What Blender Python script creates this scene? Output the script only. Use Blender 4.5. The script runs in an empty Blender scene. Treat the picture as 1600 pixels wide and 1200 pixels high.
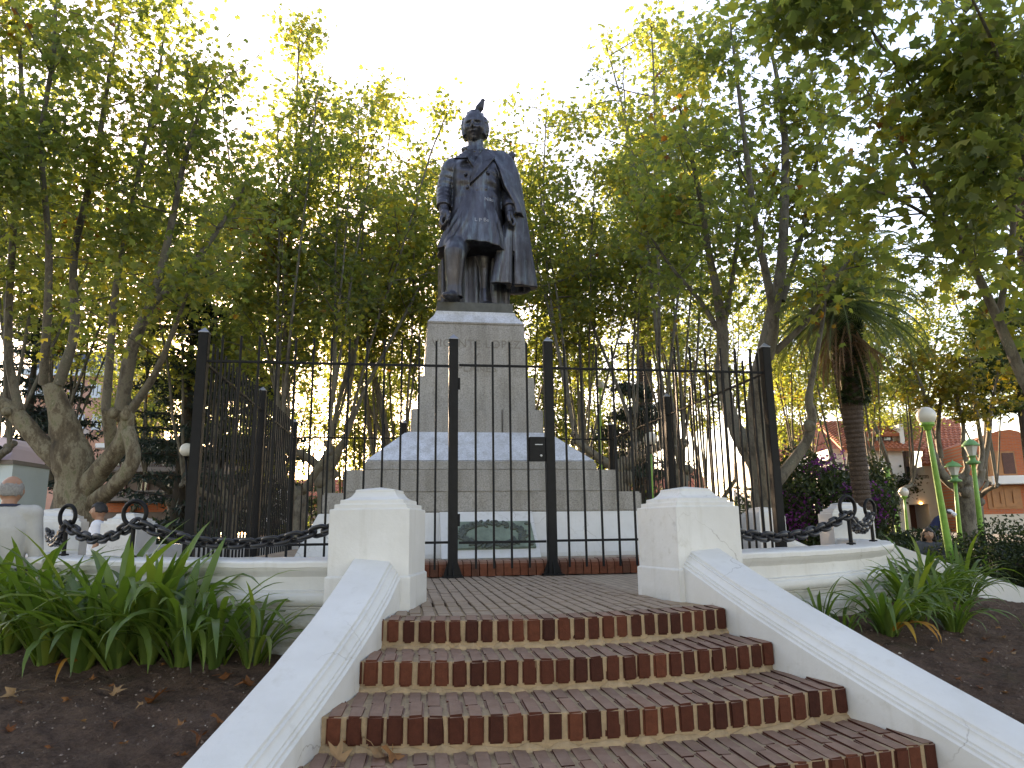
import bpy, bmesh, math, random
import numpy as np
from mathutils import Vector, Matrix, Euler
from mathutils.bvhtree import BVHTree
PI = math.pi
S = bpy.context.scene
COL = S.collection
rad = math.radians

# ------------------------------------------------------------------ camera
CAMP = (-.9906, -7.2166, .4724, .1517, .1986, -.0129, 1113.)   # position, yaw, pitch, roll, focal length in px of a 1600 px frame
def cam_axes():
    cx, cy, cz, yaw, pit, rol, f = CAMP
    fw = np.array([math.sin(yaw)*math.cos(pit), math.cos(yaw)*math.cos(pit), math.sin(pit)])
    r0 = np.array([math.cos(yaw), -math.sin(yaw), 0.]); u0 = np.cross(r0, fw)
    r = r0*math.cos(rol) + u0*math.sin(rol); u = -r0*math.sin(rol) + u0*math.cos(rol)
    return np.array([cx, cy, cz]), r, u, fw, f
cd = bpy.data.cameras.new('camera'); cam = bpy.data.objects.new('camera', cd); COL.objects.link(cam)
_c, _r, _u, _f, _fl = cam_axes()
M = Matrix(((_r[0], _u[0], -_f[0], _c[0]), (_r[1], _u[1], -_f[1], _c[1]), (_r[2], _u[2], -_f[2], _c[2]), (0, 0, 0, 1)))
cam.matrix_world = M
cd.sensor_width = 36; cd.lens = _fl/1600*36; cd.clip_start = .05; cd.clip_end = 900
S.camera = cam
def at(u, v, d):
    """world point at depth d (metres along the view axis) that the photograph shows at pixel u, v"""
    return _c + d*(_f + (u-800)/_fl*_r - (v-600)/_fl*_u)
def ground_at(u, d, z):
    """world point at height z and depth d along the bearing of pixel column u"""
    p = at(u, 830, d); return np.array([p[0], p[1], z])

# ------------------------------------------------------------------ sky, sun, exposure
SUN_EL, SUN_AZ = rad(13), rad(-13)        # azimuth measured from +Y towards +X
w = bpy.data.worlds.new('World'); S.world = w; w.use_nodes = True
nt = w.node_tree; nt.nodes.clear()
out = nt.nodes.new('ShaderNodeOutputWorld'); bg = nt.nodes.new('ShaderNodeBackground'); sky = nt.nodes.new('ShaderNodeTexSky')
sky.sky_type = 'NISHITA'; sky.sun_disc = False; sky.sun_elevation = SUN_EL; sky.sun_rotation = SUN_AZ
sky.air_density = 1.0; sky.dust_density = .8; sky.ozone_density = 1.0
bg.inputs[1].default_value = .15
nt.links.new(sky.outputs[0], bg.inputs[0]); nt.links.new(bg.outputs[0], out.inputs[0])
sl = bpy.data.lights.new('sun', 'SUN'); sl.energy = 4.8; sl.angle = rad(.5); sl.color = (1, .85, .60)
so = bpy.data.objects.new('sun', sl); COL.objects.link(so)
sd = Vector((math.sin(SUN_AZ)*math.cos(SUN_EL), math.cos(SUN_AZ)*math.cos(SUN_EL), math.sin(SUN_EL)))
so.rotation_euler = sd.to_track_quat('Z', 'Y').to_euler(); so.location = (0, 0, 30)
S.view_settings.view_transform = 'Standard'; S.view_settings.look = 'None'
S.view_settings.gamma = 1; S.view_settings.use_curve_mapping = False
S.view_settings.exposure = 2.36
S.view_settings.use_white_balance = True; S.view_settings.white_balance_temperature = 7750; S.view_settings.white_balance_tint = 26
S.render.engine = 'CYCLES'
S.cycles.use_denoising = True
S.cycles.max_bounces = 8; S.cycles.diffuse_bounces = 4; S.cycles.transparent_max_bounces = 8; S.cycles.transmission_bounces = 4
S.cycles.sample_clamp_indirect = 8

# ------------------------------------------------------------------ helpers
rng = np.random.default_rng(7); random.seed(7)
def thing(name, label, cat, loc=(0, 0, 0), rz=0., group=None, kind=None):
    o = bpy.data.objects.new(name, None); COL.objects.link(o); o.empty_display_size = .2
    o.location = loc; o.rotation_euler = (0, 0, rz)
    tag(o, label, cat, group, kind); return o
def tag(o, label=None, cat=None, group=None, kind=None):
    if label: o['label'] = label
    if cat: o['category'] = cat
    if group: o['group'] = group
    if kind: o['kind'] = kind
    return o
def link(name, me, parent=None, loc=None, rot=None, mat=None):
    o = bpy.data.objects.new(name, me); COL.objects.link(o)
    if parent: o.parent = parent
    if loc is not None: o.location = loc
    if rot is not None: o.rotation_euler = rot
    if mat is not None and not me.materials: me.materials.append(mat)
    return o
def mk(name, V, F, mat=None, smooth=False):
    me = bpy.data.meshes.new(name)
    V = np.asarray(V, dtype=np.float32)
    me.vertices.add(len(V)); me.vertices.foreach_set('co', V.ravel())
    if isinstance(F, np.ndarray):
        n, k = F.shape; tot = np.full(n, k, np.int32); flat = F.astype(np.int32).ravel()
    else:
        tot = np.fromiter((len(f) for f in F), np.int32, len(F)); flat = np.fromiter((i for f in F for i in f), np.int32)
    me.loops.add(len(flat)); me.loops.foreach_set('vertex_index', flat)
    me.polygons.add(len(tot)); st = np.zeros(len(tot), np.int32); st[1:] = np.cumsum(tot)[:-1]
    me.polygons.foreach_set('loop_start', st); me.polygons.foreach_set('loop_total', tot)
    me.polygons.foreach_set('use_smooth', np.full(len(tot), bool(smooth)))
    if mat: me.materials.append(mat)
    me.update(calc_edges=True); me.validate()
    return me
class MB:
    def __init__(s): s.V = []; s.F = []; s.n = 0
    def add(s, V, F):
        V = np.asarray(V, float); s.V.append(V); n = s.n
        s.F.extend([tuple(int(i)+n for i in f) for f in F]); s.n += len(V); return s
    def box(s, c, d, rz=0., rx=0., ry=0.):
        x, y, z = d[0]/2, d[1]/2, d[2]/2
        V = np.array([(-x,-y,-z),(x,-y,-z),(x,y,-z),(-x,y,-z),(-x,-y,z),(x,-y,z),(x,y,z),(-x,y,z)])
        if rz or rx or ry: V = V @ np.array(Euler((rx, ry, rz)).to_matrix()).T
        return s.add(V+np.array(c), [(0,3,2,1),(4,5,6,7),(0,1,5,4),(1,2,6,5),(2,3,7,6),(3,0,4,7)])
    def box2(s, a, b): return s.box([(a[i]+b[i])/2 for i in range(3)], [abs(b[i]-a[i]) for i in range(3)])
    def loft(s, rings, caps=True, closed=True):
        n = len(rings[0]); V = np.concatenate([np.asarray(r, float) for r in rings]); F = []
        for i in range(len(rings)-1):
            for j in range(n if closed else n-1):
                a, b = i*n+j, i*n+(j+1) % n; F.append((a, b, b+n, a+n))
        if caps and closed:
            F.append(tuple(range(n-1, -1, -1))); F.append(tuple(range((len(rings)-1)*n, len(rings)*n)))
        return s.add(V, F)
    def tube(s, P, R, n=8, caps=True):
        P = np.asarray(P, float); m = len(P); R = np.full(m, R) if np.isscalar(R) else np.asarray(R, float)
        T = np.gradient(P, axis=0); T /= np.linalg.norm(T, axis=1)[:, None]+1e-12
        a = np.array([0, 0, 1.]) if abs(T[0][2]) < .9 else np.array([1., 0, 0])
        N = np.cross(T[0], a); N /= np.linalg.norm(N); rings = []
        for i in range(m):
            N = N - T[i]*(N@T[i]); N /= np.linalg.norm(N)+1e-12; B = np.cross(T[i], N)
            t = np.arange(n)*2*PI/n
            rings.append(P[i]+R[i]*(np.cos(t)[:, None]*N+np.sin(t)[:, None]*B))
        return s.loft(rings, caps)
    def lathe(s, prof, c=(0, 0, 0), n=16):
        t = np.arange(n)*2*PI/n
        return s.loft([np.stack([c[0]+r*np.cos(t), c[1]+r*np.sin(t), np.full(n, c[2]+z)], 1) for r, z in prof])
    def sqlathe(s, prof, c=(0, 0, 0), rz=0.):
        rings = []
        for h, z in prof:
            q = np.array([(-h,-h),(h,-h),(h,h),(-h,h)])
            cs, sn = math.cos(rz), math.sin(rz)
            q = q @ np.array([[cs, sn], [-sn, cs]])
            rings.append(np.column_stack([q+np.array(c[:2]), np.full(4, c[2]+z)]))
        return s.loft(rings)
    def ell(s, c, r, nu=16, nv=10, R=None, fn=None):
        u = np.arange(nu)*2*PI/nu; V = [(0, 0, -1.)]
        for i in range(1, nv):
            a = -PI/2+PI*i/nv
            V += [(math.cos(a)*math.cos(t), math.cos(a)*math.sin(t), math.sin(a)) for t in u]
        V.append((0, 0, 1.)); V = np.array(V)
        if fn is not None: V = fn(V)
        V = V*np.array(r)
        if R is not None: V = V @ np.array(R).T
        F = [(0, 1+(j+1) % nu, 1+j) for j in range(nu)]
        for i in range(nv-2):
            for j in range(nu): a = 1+i*nu; F.append((a+j, a+(j+1) % nu, a+nu+(j+1) % nu, a+nu+j))
        a = 1+(nv-2)*nu; F += [(a+j, a+(j+1) % nu, len(V)-1) for j in range(nu)]
        return s.add(V+np.array(c), F)
    def prism(s, poly, y0, y1):
        """polygon in x,z extruded along y"""
        n = len(poly); V = [(x, y0, z) for x, z in poly]+[(x, y1, z) for x, z in poly]
        F = [tuple(range(n)), tuple(range(2*n-1, n-1, -1))]+[(i, i+n, (i+1) % n+n, (i+1) % n) for i in range(n)]
        return s.add(V, F)
    def mesh(s, name, mat=None, smooth=False): return mk(name, np.concatenate(s.V), s.F, mat, smooth)
    def build(s, name, mat, parent=None, world=False, smooth=False, bevel=0., seg=2, loc=None):
        V = np.concatenate(s.V)
        if world and parent is not None: V = V-np.array(parent.location)
        if loc is not None: V = V-np.array(loc)
        me = mk(name, V, s.F, mat, smooth)
        if bevel:
            bm = bmesh.new(); bm.from_mesh(me)
            bmesh.ops.remove_doubles(bm, verts=bm.verts, dist=1e-5)
            ed = [e for e in bm.edges if len(e.link_faces) == 2 and e.calc_face_angle(0) > .35]
            bmesh.ops.bevel(bm, geom=ed, offset=bevel, segments=seg, affect='EDGES', clamp_overlap=True)
            bm.to_mesh(me); bm.free()
        o = link(name, me, parent)
        if loc is not None: o.location = loc
        return o
def auto_smooth(o, ang=40):
    me = o.data
    me.polygons.foreach_set('use_smooth', np.ones(len(me.polygons), bool))
    bm = bmesh.new(); bm.from_mesh(me)
    for e in bm.edges: e.smooth = not (len(e.link_faces) == 2 and e.calc_face_angle(0) > rad(ang))
    bm.to_mesh(me); bm.free(); return o
def remesh(mb, vox, smooth_it=3, fac=.5, dec=.3):
    me = mb.mesh('tmp'); o = bpy.data.objects.new('tmp', me); COL.objects.link(o)
    m = o.modifiers.new('r', 'REMESH'); m.mode = 'VOXEL'; m.voxel_size = vox
    if smooth_it:
        k = o.modifiers.new('s', 'SMOOTH'); k.factor = fac; k.iterations = smooth_it
    k = o.modifiers.new('d', 'DECIMATE'); k.ratio = dec
    dg = bpy.context.evaluated_depsgraph_get(); dg.update()
    r = bpy.data.meshes.new_from_object(o.evaluated_get(dg))
    bpy.data.objects.remove(o); bpy.data.meshes.remove(me)
    r.polygons.foreach_set('use_smooth', np.ones(len(r.polygons), bool)); r.update()
    return r
def copy_tree(o, parent=None):
    c = o.copy(); COL.objects.link(c); c.parent = parent
    for ch in list(o.children): copy_tree(ch, c)
    return c

# ------------------------------------------------------------------ materials
def newmat(name):
    m = bpy.data.materials.new(name); m.use_nodes = True; nt = m.node_tree; nt.nodes.clear()
    o = nt.nodes.new('ShaderNodeOutputMaterial'); b = nt.nodes.new('ShaderNodeBsdfPrincipled')
    nt.links.new(b.outputs[0], o.inputs[0]); return m, nt, b, o
def nd(nt, t, **k):
    n = nt.nodes.new('ShaderNode'+t)
    for a, v in k.items(): setattr(n, a, v)
    return n
def coords(nt, scale=(1, 1, 1), obj=True):
    t = nd(nt, 'TexCoord'); m = nd(nt, 'Mapping'); m.inputs['Scale'].default_value = scale
    nt.links.new(t.outputs['Object'], m.inputs[0]); return m.outputs[0]
def wcoords(nt, scale=(1, 1, 1)):
    t = nd(nt, 'NewGeometry'); m = nd(nt, 'Mapping'); m.inputs['Scale'].default_value = scale
    nt.links.new(t.outputs['Position'], m.inputs[0]); return m.outputs[0]
def noise(nt, vec, sc, det=6, rough=.6):
    n = nd(nt, 'TexNoise'); n.inputs['Scale'].default_value = sc; n.inputs['Detail'].default_value = det; n.inputs['Roughness'].default_value = rough
    nt.links.new(vec, n.inputs['Vector']); return n.outputs['Fac']
def ramp(nt, fac, stops, interp='LINEAR'):
    r = nd(nt, 'ValToRGB'); r.color_ramp.interpolation = interp; e = r.color_ramp.elements
    while len(e) > 1: e.remove(e[-1])
    e[0].position = stops[0][0]; e[0].color = (*stops[0][1], 1)
    for p, c in stops[1:]: k = e.new(p); k.color = (*c, 1)
    nt.links.new(fac, r.inputs[0]); return r.outputs[0]
def mixc(nt, fac, a, b, mode='MIX'):
    m = nd(nt, 'MixRGB', blend_type=mode)
    for s, v in ((0, fac), (1, a), (2, b)):
        if hasattr(v, 'links'): nt.links.new(v, m.inputs[s])
        else: m.inputs[s].default_value = v if s == 0 else (*v, 1)
    return m.outputs[0]
def bump(nt, b, h, strength=.3, dist=.01, prev=None):
    n = nd(nt, 'Bump'); n.inputs['Strength'].default_value = strength; n.inputs['Distance'].default_value = dist
    nt.links.new(h, n.inputs['Height'])
    if prev is not None: nt.links.new(prev, n.inputs['Normal'])
    nt.links.new(n.outputs[0], b.inputs['Normal']); return n.outputs[0]
def simple(name, col, rough=.6, var=.15, sc=8, metal=0., bmp=.15, bsc=60, bd=.004, spec=.5):
    m, nt, b, o = newmat(name); v = wcoords(nt)
    n1 = noise(nt, v, sc)
    c = ramp(nt, n1, [(.25, tuple(x*(1-var) for x in col)), (.75, tuple(min(1, x*(1+var)) for x in col))])
    nt.links.new(c, b.inputs['Base Color']); b.inputs['Roughness'].default_value = rough; b.inputs['Metallic'].default_value = metal
    b.inputs['Specular IOR Level'].default_value = spec
    if bmp: bump(nt, b, noise(nt, v, bsc), bmp, bd)
    return m
MT = {}
def m_white():
    m, nt, b, o = newmat('whitewash'); v = wcoords(nt)
    n1 = noise(nt, v, 2.2, 8, .65); n2 = noise(nt, v, 14, 6, .7); n3 = noise(nt, v, 90, 3)
    base = ramp(nt, n1, [(.3, (.52, .51, .49)), (.7, (.605, .60, .585))])
    d = ramp(nt, n2, [(.54, (0, 0, 0)), (.72, (1, 1, 1))])
    n4 = noise(nt, v, 1.1, 4)
    d2 = ramp(nt, n4, [(.5, (0, 0, 0)), (.72, (.6, .6, .6))])
    c = mixc(nt, mixc(nt, 1., d, d2, 'MULTIPLY'), base, (.30, .27, .21))
    sk = noise(nt, wcoords(nt, (9, 9, .9)), 1., 7, .65); c = mixc(nt, ramp(nt, sk, [(.57, (0, 0, 0)), (.77, (.34, .34, .34))]), c, (.36, .335, .28))
    vc = nd(nt, 'TexVoronoi', feature='DISTANCE_TO_EDGE'); vc.inputs['Scale'].default_value = 1.7; wv = nd(nt, 'VectorMath', operation='ADD'); nt.links.new(v, wv.inputs[0]); nz = nd(nt, 'TexNoise'); nz.inputs['Scale'].default_value = 5; nz.inputs['Detail'].default_value = 6; nt.links.new(v, nz.inputs['Vector']); vsx = nd(nt, 'VectorMath', operation='SCALE'); vsx.inputs['Scale'].default_value = .25; nt.links.new(nz.outputs['Color'], vsx.inputs[0]); nt.links.new(vsx.outputs[0], wv.inputs[1]); nt.links.new(wv.outputs[0], vc.inputs['Vector'])
    ck = ramp(nt, vc.outputs['Distance'], [(0, (1, 1, 1)), (.006, (0, 0, 0))]); ckm = ramp(nt, noise(nt, v, .9, 3), [(.55, (0, 0, 0)), (.62, (.6, .6, .6))]); c = mixc(nt, mixc(nt, 1., ck, ckm, 'MULTIPLY'), c, (.16, .13, .10))
    # grime low on the masonry and rain streaks
    sep = nd(nt, 'SeparateXYZ'); g = nd(nt, 'NewGeometry'); nt.links.new(g.outputs['Position'], sep.inputs[0])
    mr = nd(nt, 'MapRange'); mr.inputs[1].default_value = .07; mr.inputs[2].default_value = -.14
    nt.links.new(sep.outputs['Z'], mr.inputs[0])
    rr = nd(nt, 'Math', operation='POWER'); 
    gd = nd(nt, 'VectorMath', operation='DISTANCE'); nt.links.new(g.outputs['Position'], gd.inputs[0]); gd.inputs[1].default_value = (-.085, 2.4, 0)
    ring = nd(nt, 'Math', operation='GREATER_THAN'); ring.inputs[1].default_value = 4.7; nt.links.new(gd.outputs['Value'], ring.inputs[0])
    ring2 = nd(nt, 'Math', operation='LESS_THAN'); ring2.inputs[1].default_value = 5.06; nt.links.new(gd.outputs['Value'], ring2.inputs[0])
    k = nd(nt, 'Math', operation='MULTIPLY'); nt.links.new(ring.outputs[0], k.inputs[0]); nt.links.new(ring2.outputs[0], k.inputs[1])
    k2 = nd(nt, 'Math', operation='MULTIPLY'); nt.links.new(k.outputs[0], k2.inputs[0]); nt.links.new(mr.outputs[0], k2.inputs[1])
    vs = wcoords(nt, (6, 6, 18)); sn = noise(nt, vs, 1., 6, .7)
    sr = ramp(nt, sn, [(.32, (.25, .25, .25)), (.58, (1, 1, 1))])
    k3 = mixc(nt, 1., k2.outputs[0], sr, 'MULTIPLY')
    c = mixc(nt, k3, c, (.26, .24, .18))
    nt.links.new(c, b.inputs['Base Color']); b.inputs['Roughness'].default_value = .55; b.inputs['Specular IOR Level'].default_value = .35
    p = bump(nt, b, noise(nt, v, 26, 5), .35, .006); bump(nt, b, n3, .25, .002, p)
    return m
def m_brick(name, c1, c2, c3, rough=.9, t1=(.27, .165, .115), t2=(.40, .27, .20)):
    m, nt, b, o = newmat(name); v = wcoords(nt); oi = nd(nt, 'ObjectInfo')
    c = ramp(nt, oi.outputs['Random'], [(0, c1), (.5, c2), (1, c3)])
    n1 = noise(nt, v, 30, 6, .7); n2 = noise(nt, v, 180, 4)
    c = mixc(nt, 1., c, ramp(nt, n1, [(.25, (.68, .66, .64)), (.75, (1.25, 1.22, 1.2))]), 'MULTIPLY')
    # worn, dusty tops
    g = nd(nt, 'NewGeometry'); s = nd(nt, 'SeparateXYZ'); nt.links.new(g.outputs['True Normal'], s.inputs[0])
    mr = nd(nt, 'MapRange'); mr.inputs[1].default_value = .55; mr.inputs[2].default_value = .98; mr.inputs[4].default_value = .62
    nt.links.new(s.outputs['Z'], mr.inputs[0])
    c = mixc(nt, mr.outputs[0], c, ramp(nt, noise(nt, v, 9, 6, .7), [(.3, t1), (.7, t2)]))
    nt.links.new(c, b.inputs['Base Color']); b.inputs['Roughness'].default_value = rough; b.inputs['Specular IOR Level'].default_value = .2
    p = bump(nt, b, n1, .5, .006); bump(nt, b, n2, .4, .003, p); return m
def m_granite(name, c1, c2, sp=.5):
    m, nt, b, o = newmat(name); v = wcoords(nt)
    vo = nd(nt, 'TexVoronoi'); vo.inputs['Scale'].default_value = 75; nt.links.new(v, vo.inputs['Vector'])
    n = noise(nt, v, 60, 4, .75); big = noise(nt, v, 1.6, 7, .65)
    c = ramp(nt, n, [(.36, tuple(x*.35 for x in c1)), (.45, c1), (.6, c2)])
    c = mixc(nt, .5, c, ramp(nt, vo.outputs['Color'], [(0, c1), (1, c2)]))
    c = mixc(nt, 1., c, ramp(nt, big, [(.3, (.84, .83, .82)), (.7, (1.06, 1.06, 1.06))]), 'MULTIPLY')
    sv = wcoords(nt, (7, 7, .8)); st = noise(nt, sv, 1., 5, .6)
    c = mixc(nt, 1., c, ramp(nt, st, [(.35, (.78, .76, .73)), (.55, (1, 1, 1))]), 'MULTIPLY')
    nt.links.new(c, b.inputs['Base Color']); b.inputs['Roughness'].default_value = .55; b.inputs['Specular IOR Level'].default_value = sp
    bump(nt, b, n, .25, .003); return m
def m_leaf(name, stops, trans, tf=.45, rough=.5, spec=.3, obj=False):
    m, nt, b, o = newmat(name)
    if obj: r = nd(nt, 'ObjectInfo').outputs['Random']
    else:
        r = nd(nt, 'NewGeometry').outputs['Random Per Island']
        cl = noise(nt, wcoords(nt), .55, 3, .6); a_ = nd(nt, 'MapRange'); a_.inputs[1].default_value = .3; a_.inputs[2].default_value = .7; a_.inputs[3].default_value = -.32; a_.inputs[4].default_value = .30; nt.links.new(cl, a_.inputs[0])
        ad = nd(nt, 'Math', operation='MULTIPLY_ADD'); ad.inputs[1].default_value = .82; nt.links.new(r, ad.inputs[0]); nt.links.new(a_.outputs[0], ad.inputs[2]); r = ad.outputs[0]
    c = ramp(nt, r, stops); nt.links.new(c, b.inputs['Base Color'])
    b.inputs['Roughness'].default_value = rough; b.inputs['Specular IOR Level'].default_value = spec
    t = nd(nt, 'BsdfTranslucent'); ct = mixc(nt, 1., c, trans, 'MULTIPLY'); nt.links.new(ct, t.inputs[0])
    mx = nd(nt, 'MixShader'); mx.inputs[0].default_value = tf
    nt.links.new(b.outputs[0], mx.inputs[1]); nt.links.new(t.outputs[0], mx.inputs[2]); nt.links.new(mx.outputs[0], o.inputs[0])
    return m
def m_bark(name, stops, sc=5, bs=.6):
    m, nt, b, o = newmat(name); v = wcoords(nt, (1, 1, .5))
    n = noise(nt, v, sc*1.3, 10, .78); mx = mixc(nt, .3, n, noise(nt, v, sc*.45, 5, .6))
    c = ramp(nt, mx, stops); nt.links.new(c, b.inputs['Base Color']); b.inputs['Roughness'].default_value = .85
    p = bump(nt, b, noise(nt, v, sc*5, 7, .7), bs, .04); return m
MT['white'] = m_white()
MT['brick'] = m_brick('step_brick', (.045, .014, .009), (.072, .021, .012), (.11, .034, .018))
MT['paver'] = m_brick('paver_brick', (.12, .082, .055), (.15, .105, .072), (.18, .128, .09), .9, (.34, .25, .18), (.46, .35, .26))
MT['kerb'] = m_brick('kerb_brick', (.13, .042, .024), (.16, .055, .03), (.10, .045, .03))
MT['mortar'] = simple('mortar', (.31, .215, .125), .9, .25, 22, bmp=.7, bsc=120, bd=.006)
MT['mortar_dark'] = simple('paver_joint', (.055, .042, .032), .95, .3, 25, bmp=.5, bsc=90)
MT['granite'] = m_granite('granite', (.21, .20, .187), (.355, .345, .33))
MT['granite_slope'] = m_granite('granite_skylit', (.42, .44, .48), (.62, .65, .70), .7)  # same granite, with the sky's pale blue light put into its colour
MT['iron'] = simple('black_paint_iron', (.006, .006, .0068), .5, .4, 14, bmp=.2, bsc=70, bd=.002, spec=.16)
MT['chain'] = simple('painted_chain', (.012, .0115, .013), .36, .4, 30, bmp=.35, bsc=110, bd=.002, spec=.35)
MT['cap'] = simple('cap_steel', (.22, .23, .25), .38, .1, 30, metal=.6)
def m_bronze():
    m, nt, b, o = newmat('bronze'); v = wcoords(nt)
    n = noise(nt, v, 2.6, 8, .65); n2 = noise(nt, v, 24, 6, .7); sv = wcoords(nt, (10, 10, 1.2)); st = noise(nt, sv, 1., 5)
    c = ramp(nt, n, [(.3, (.046, .042, .048)), (.55, (.078, .078, .090)), (.75, (.13, .155, .175))])
    c = mixc(nt, 1., c, ramp(nt, st, [(.35, (.6, .58, .6)), (.6, (1.1, 1.1, 1.1))]), 'MULTIPLY')
    c = mixc(nt, ramp(nt, noise(nt, wcoords(nt, (14, 14, 1.6)), 1., 6, .7), [(.54, (0, 0, 0)), (.70, (.7, .7, .7))]), c, (.15, .19, .195))
    nt.links.new(c, b.inputs['Base Color']); b.inputs['Metallic'].default_value = .7
    b.inputs['Roughness'].default_value = .38; b.inputs['Specular IOR Level'].default_value = .6
    p = bump(nt, b, n2, .22, .012); bump(nt, b, noise(nt, v, 110, 4), .2, .003, p); return m
MT['bronze'] = m_bronze()
MT['plinth_bronze'] = simple('plinth_bronze', (.075, .078, .070), .6, .35, 9, metal=.2, bmp=.3)
MT['plaque'] = simple('verdigris_plaque', (.15, .19, .14), .6, .4, 9, metal=.1, bmp=.5, bsc=50, bd=.006)
MT['plaque_leaf'] = simple('plaque_wreath', (.075, .085, .068), .5, .35, 20, metal=.4, bmp=.3)
MT['scratch'] = simple('scratched_metal', (.35, .36, .38), .6, .1, 20, bmp=0)
MT['letter'] = simple('letter_shadow', (.17, .155, .135), .8, .2, 20, bmp=.2)  # shadow inside engraved letters, painted as a darker stone colour
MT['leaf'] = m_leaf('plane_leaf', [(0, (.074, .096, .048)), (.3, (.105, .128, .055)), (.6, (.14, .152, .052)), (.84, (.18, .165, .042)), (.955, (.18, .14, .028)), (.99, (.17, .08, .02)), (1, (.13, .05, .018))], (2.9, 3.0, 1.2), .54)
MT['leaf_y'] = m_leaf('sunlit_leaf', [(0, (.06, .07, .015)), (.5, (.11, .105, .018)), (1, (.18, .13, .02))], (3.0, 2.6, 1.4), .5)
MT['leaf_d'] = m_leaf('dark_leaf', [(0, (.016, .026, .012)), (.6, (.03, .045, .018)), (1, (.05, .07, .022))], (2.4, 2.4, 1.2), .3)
MT['needle'] = m_leaf('cedar_needle', [(0, (.014, .026, .022)), (.6, (.026, .042, .036)), (1, (.045, .065, .052))], (1.6, 1.8, 1.2), .2)
MT['needle_g'] = m_leaf('cedar_green', [(0, (.03, .05, .015)), (.6, (.055, .085, .02)), (1, (.09, .12, .03))], (2, 2, 1.2), .3)
MT['bract'] = m_leaf('purple_bract', [(0, (.10, .018, .11)), (1, (.22, .04, .20))], (2, 1.6, 2), .35)
MT['bark'] = m_bark('plane_bark', [(.36, (.035, .029, .021)), (.45, (.085, .073, .055)), (.52, (.15, .132, .10)), (.57, (.10, .097, .068)), (.64, (.27, .245, .195))])
MT['bark_d'] = m_bark('dark_bark', [(.25, (.018, .014, .011)), (.7, (.06, .048, .036))], 7)
MT['bark_knob'] = m_bark('mossy_bark', [(.34, (.028, .021, .013)), (.43, (.075, .056, .035)), (.49, (.12, .095, .06)), (.54, (.21, .185, .13)), (.60, (.11, .11, .055)), (.66, (.26, .235, .175))], 5)
MT['palmbark'] = m_bark('palm_bark', [(.3, (.040, .026, .020)), (.55, (.085, .058, .044)), (.75, (.15, .105, .075))], 9, .8)
MT['frond'] = m_leaf('palm_frond', [(0, (.07, .10, .05)), (.7, (.12, .15, .06)), (1, (.20, .19, .06))], (2.4, 2.4, 1.1), .45)
MT['frond_dead'] = m_leaf('dead_frond', [(0, (.14, .085, .045)), (1, (.26, .16, .085))], (1.6, 1.4, 1), .3)
MT['lily'] = m_leaf('lily_leaf', [(0, (.050, .092, .020)), (.5, (.078, .128, .026)), (.9, (.11, .16, .03)), (1, (.15, .18, .035))], (2.2, 2.4, .8), .34, .38, .45, obj=True)
MT['lily_y'] = m_leaf('yellowed_lily', [(0, (.32, .13, .02)), (1, (.36, .22, .03))], (1.6, 1.4, .6), .3, obj=True)
MT['dry'] = m_leaf('dry_leaf', [(0, (.16, .055, .018)), (.5, (.24, .10, .035)), (1, (.30, .19, .10))], (1.5, 1.2, .8), .2, .7, .2, obj=True)
MT['green_post'] = simple('green_paint', (.15, .33, .05), .45, .22, 12, bmp=.1)
MT['lamp_glass'] = simple('opal_globe', (.62, .60, .54), .3, .05, 5, bmp=0)
MT['lantern_glass'] = simple('lantern_glass', (.5, .5, .46), .25, .1, 9, bmp=0)
MT['lantern_cap'] = simple('lantern_cap', (.10, .26, .08), .5, .15, 12, bmp=0)
# ------------------------------------------------------------------ setting: ground, beds, plaza
PC = np.array([-.085, 2.4]); R0 = 4.95; ZG = -.76
def vnoise(x, y, seed=0):
    xi, yi = np.floor(x).astype(np.int64), np.floor(y).astype(np.int64); xf, yf = x-xi, y-yi
    def h(a, b):
        n = (a*374761393+b*668265263+seed*982451653) & 0x7fffffff; n = ((n ^ (n >> 13))*1274126177) & 0x7fffffff
        return ((n ^ (n >> 16)) & 0xffff)/65535.
    u, v = xf*xf*(3-2*xf), yf*yf*(3-2*yf)
    return (h(xi, yi)*(1-u)+h(xi+1, yi)*u)*(1-v)+(h(xi, yi+1)*(1-u)+h(xi+1, yi+1)*u)*v
def fbm(x, y, o=5, seed=0):
    s, a, t = 0, .5, 0
    for i in range(o): s = s+a*(vnoise(x*2**i, y*2**i, seed+i)-.5); a *= .55
    return s
OFFY = [-5.6, -5.2, -4.55, -4.37, -4.0, -3.7, -3.34, -3.06, -2.7, -2.2]
OFFV = [1.93, 1.76, 1.51, 1.445, 1.315, 1.215, 1.108, 1.038, .962, .87]
def off_in(y): return float(np.interp(y, OFFY, OFFV))
CX = -.09
def soil_z(x, y):
    x = np.asarray(x, float); y = np.asarray(y, float)
    r = np.hypot(x-PC[0], y-PC[1]); base = np.where(x < 0, -.30, -.22)
    z = base-.165*np.maximum(r-5., 0)
    z = z+.05*fbm(x*1.3, y*1.3, 3, 3)+.05*fbm(x*5, y*5, 3, 9)+.035*fbm(x*19, y*19, 3, 17)
    return np.maximum(z, ZG-.01+.03*fbm(x*2, y*2, 3, 5))
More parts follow.
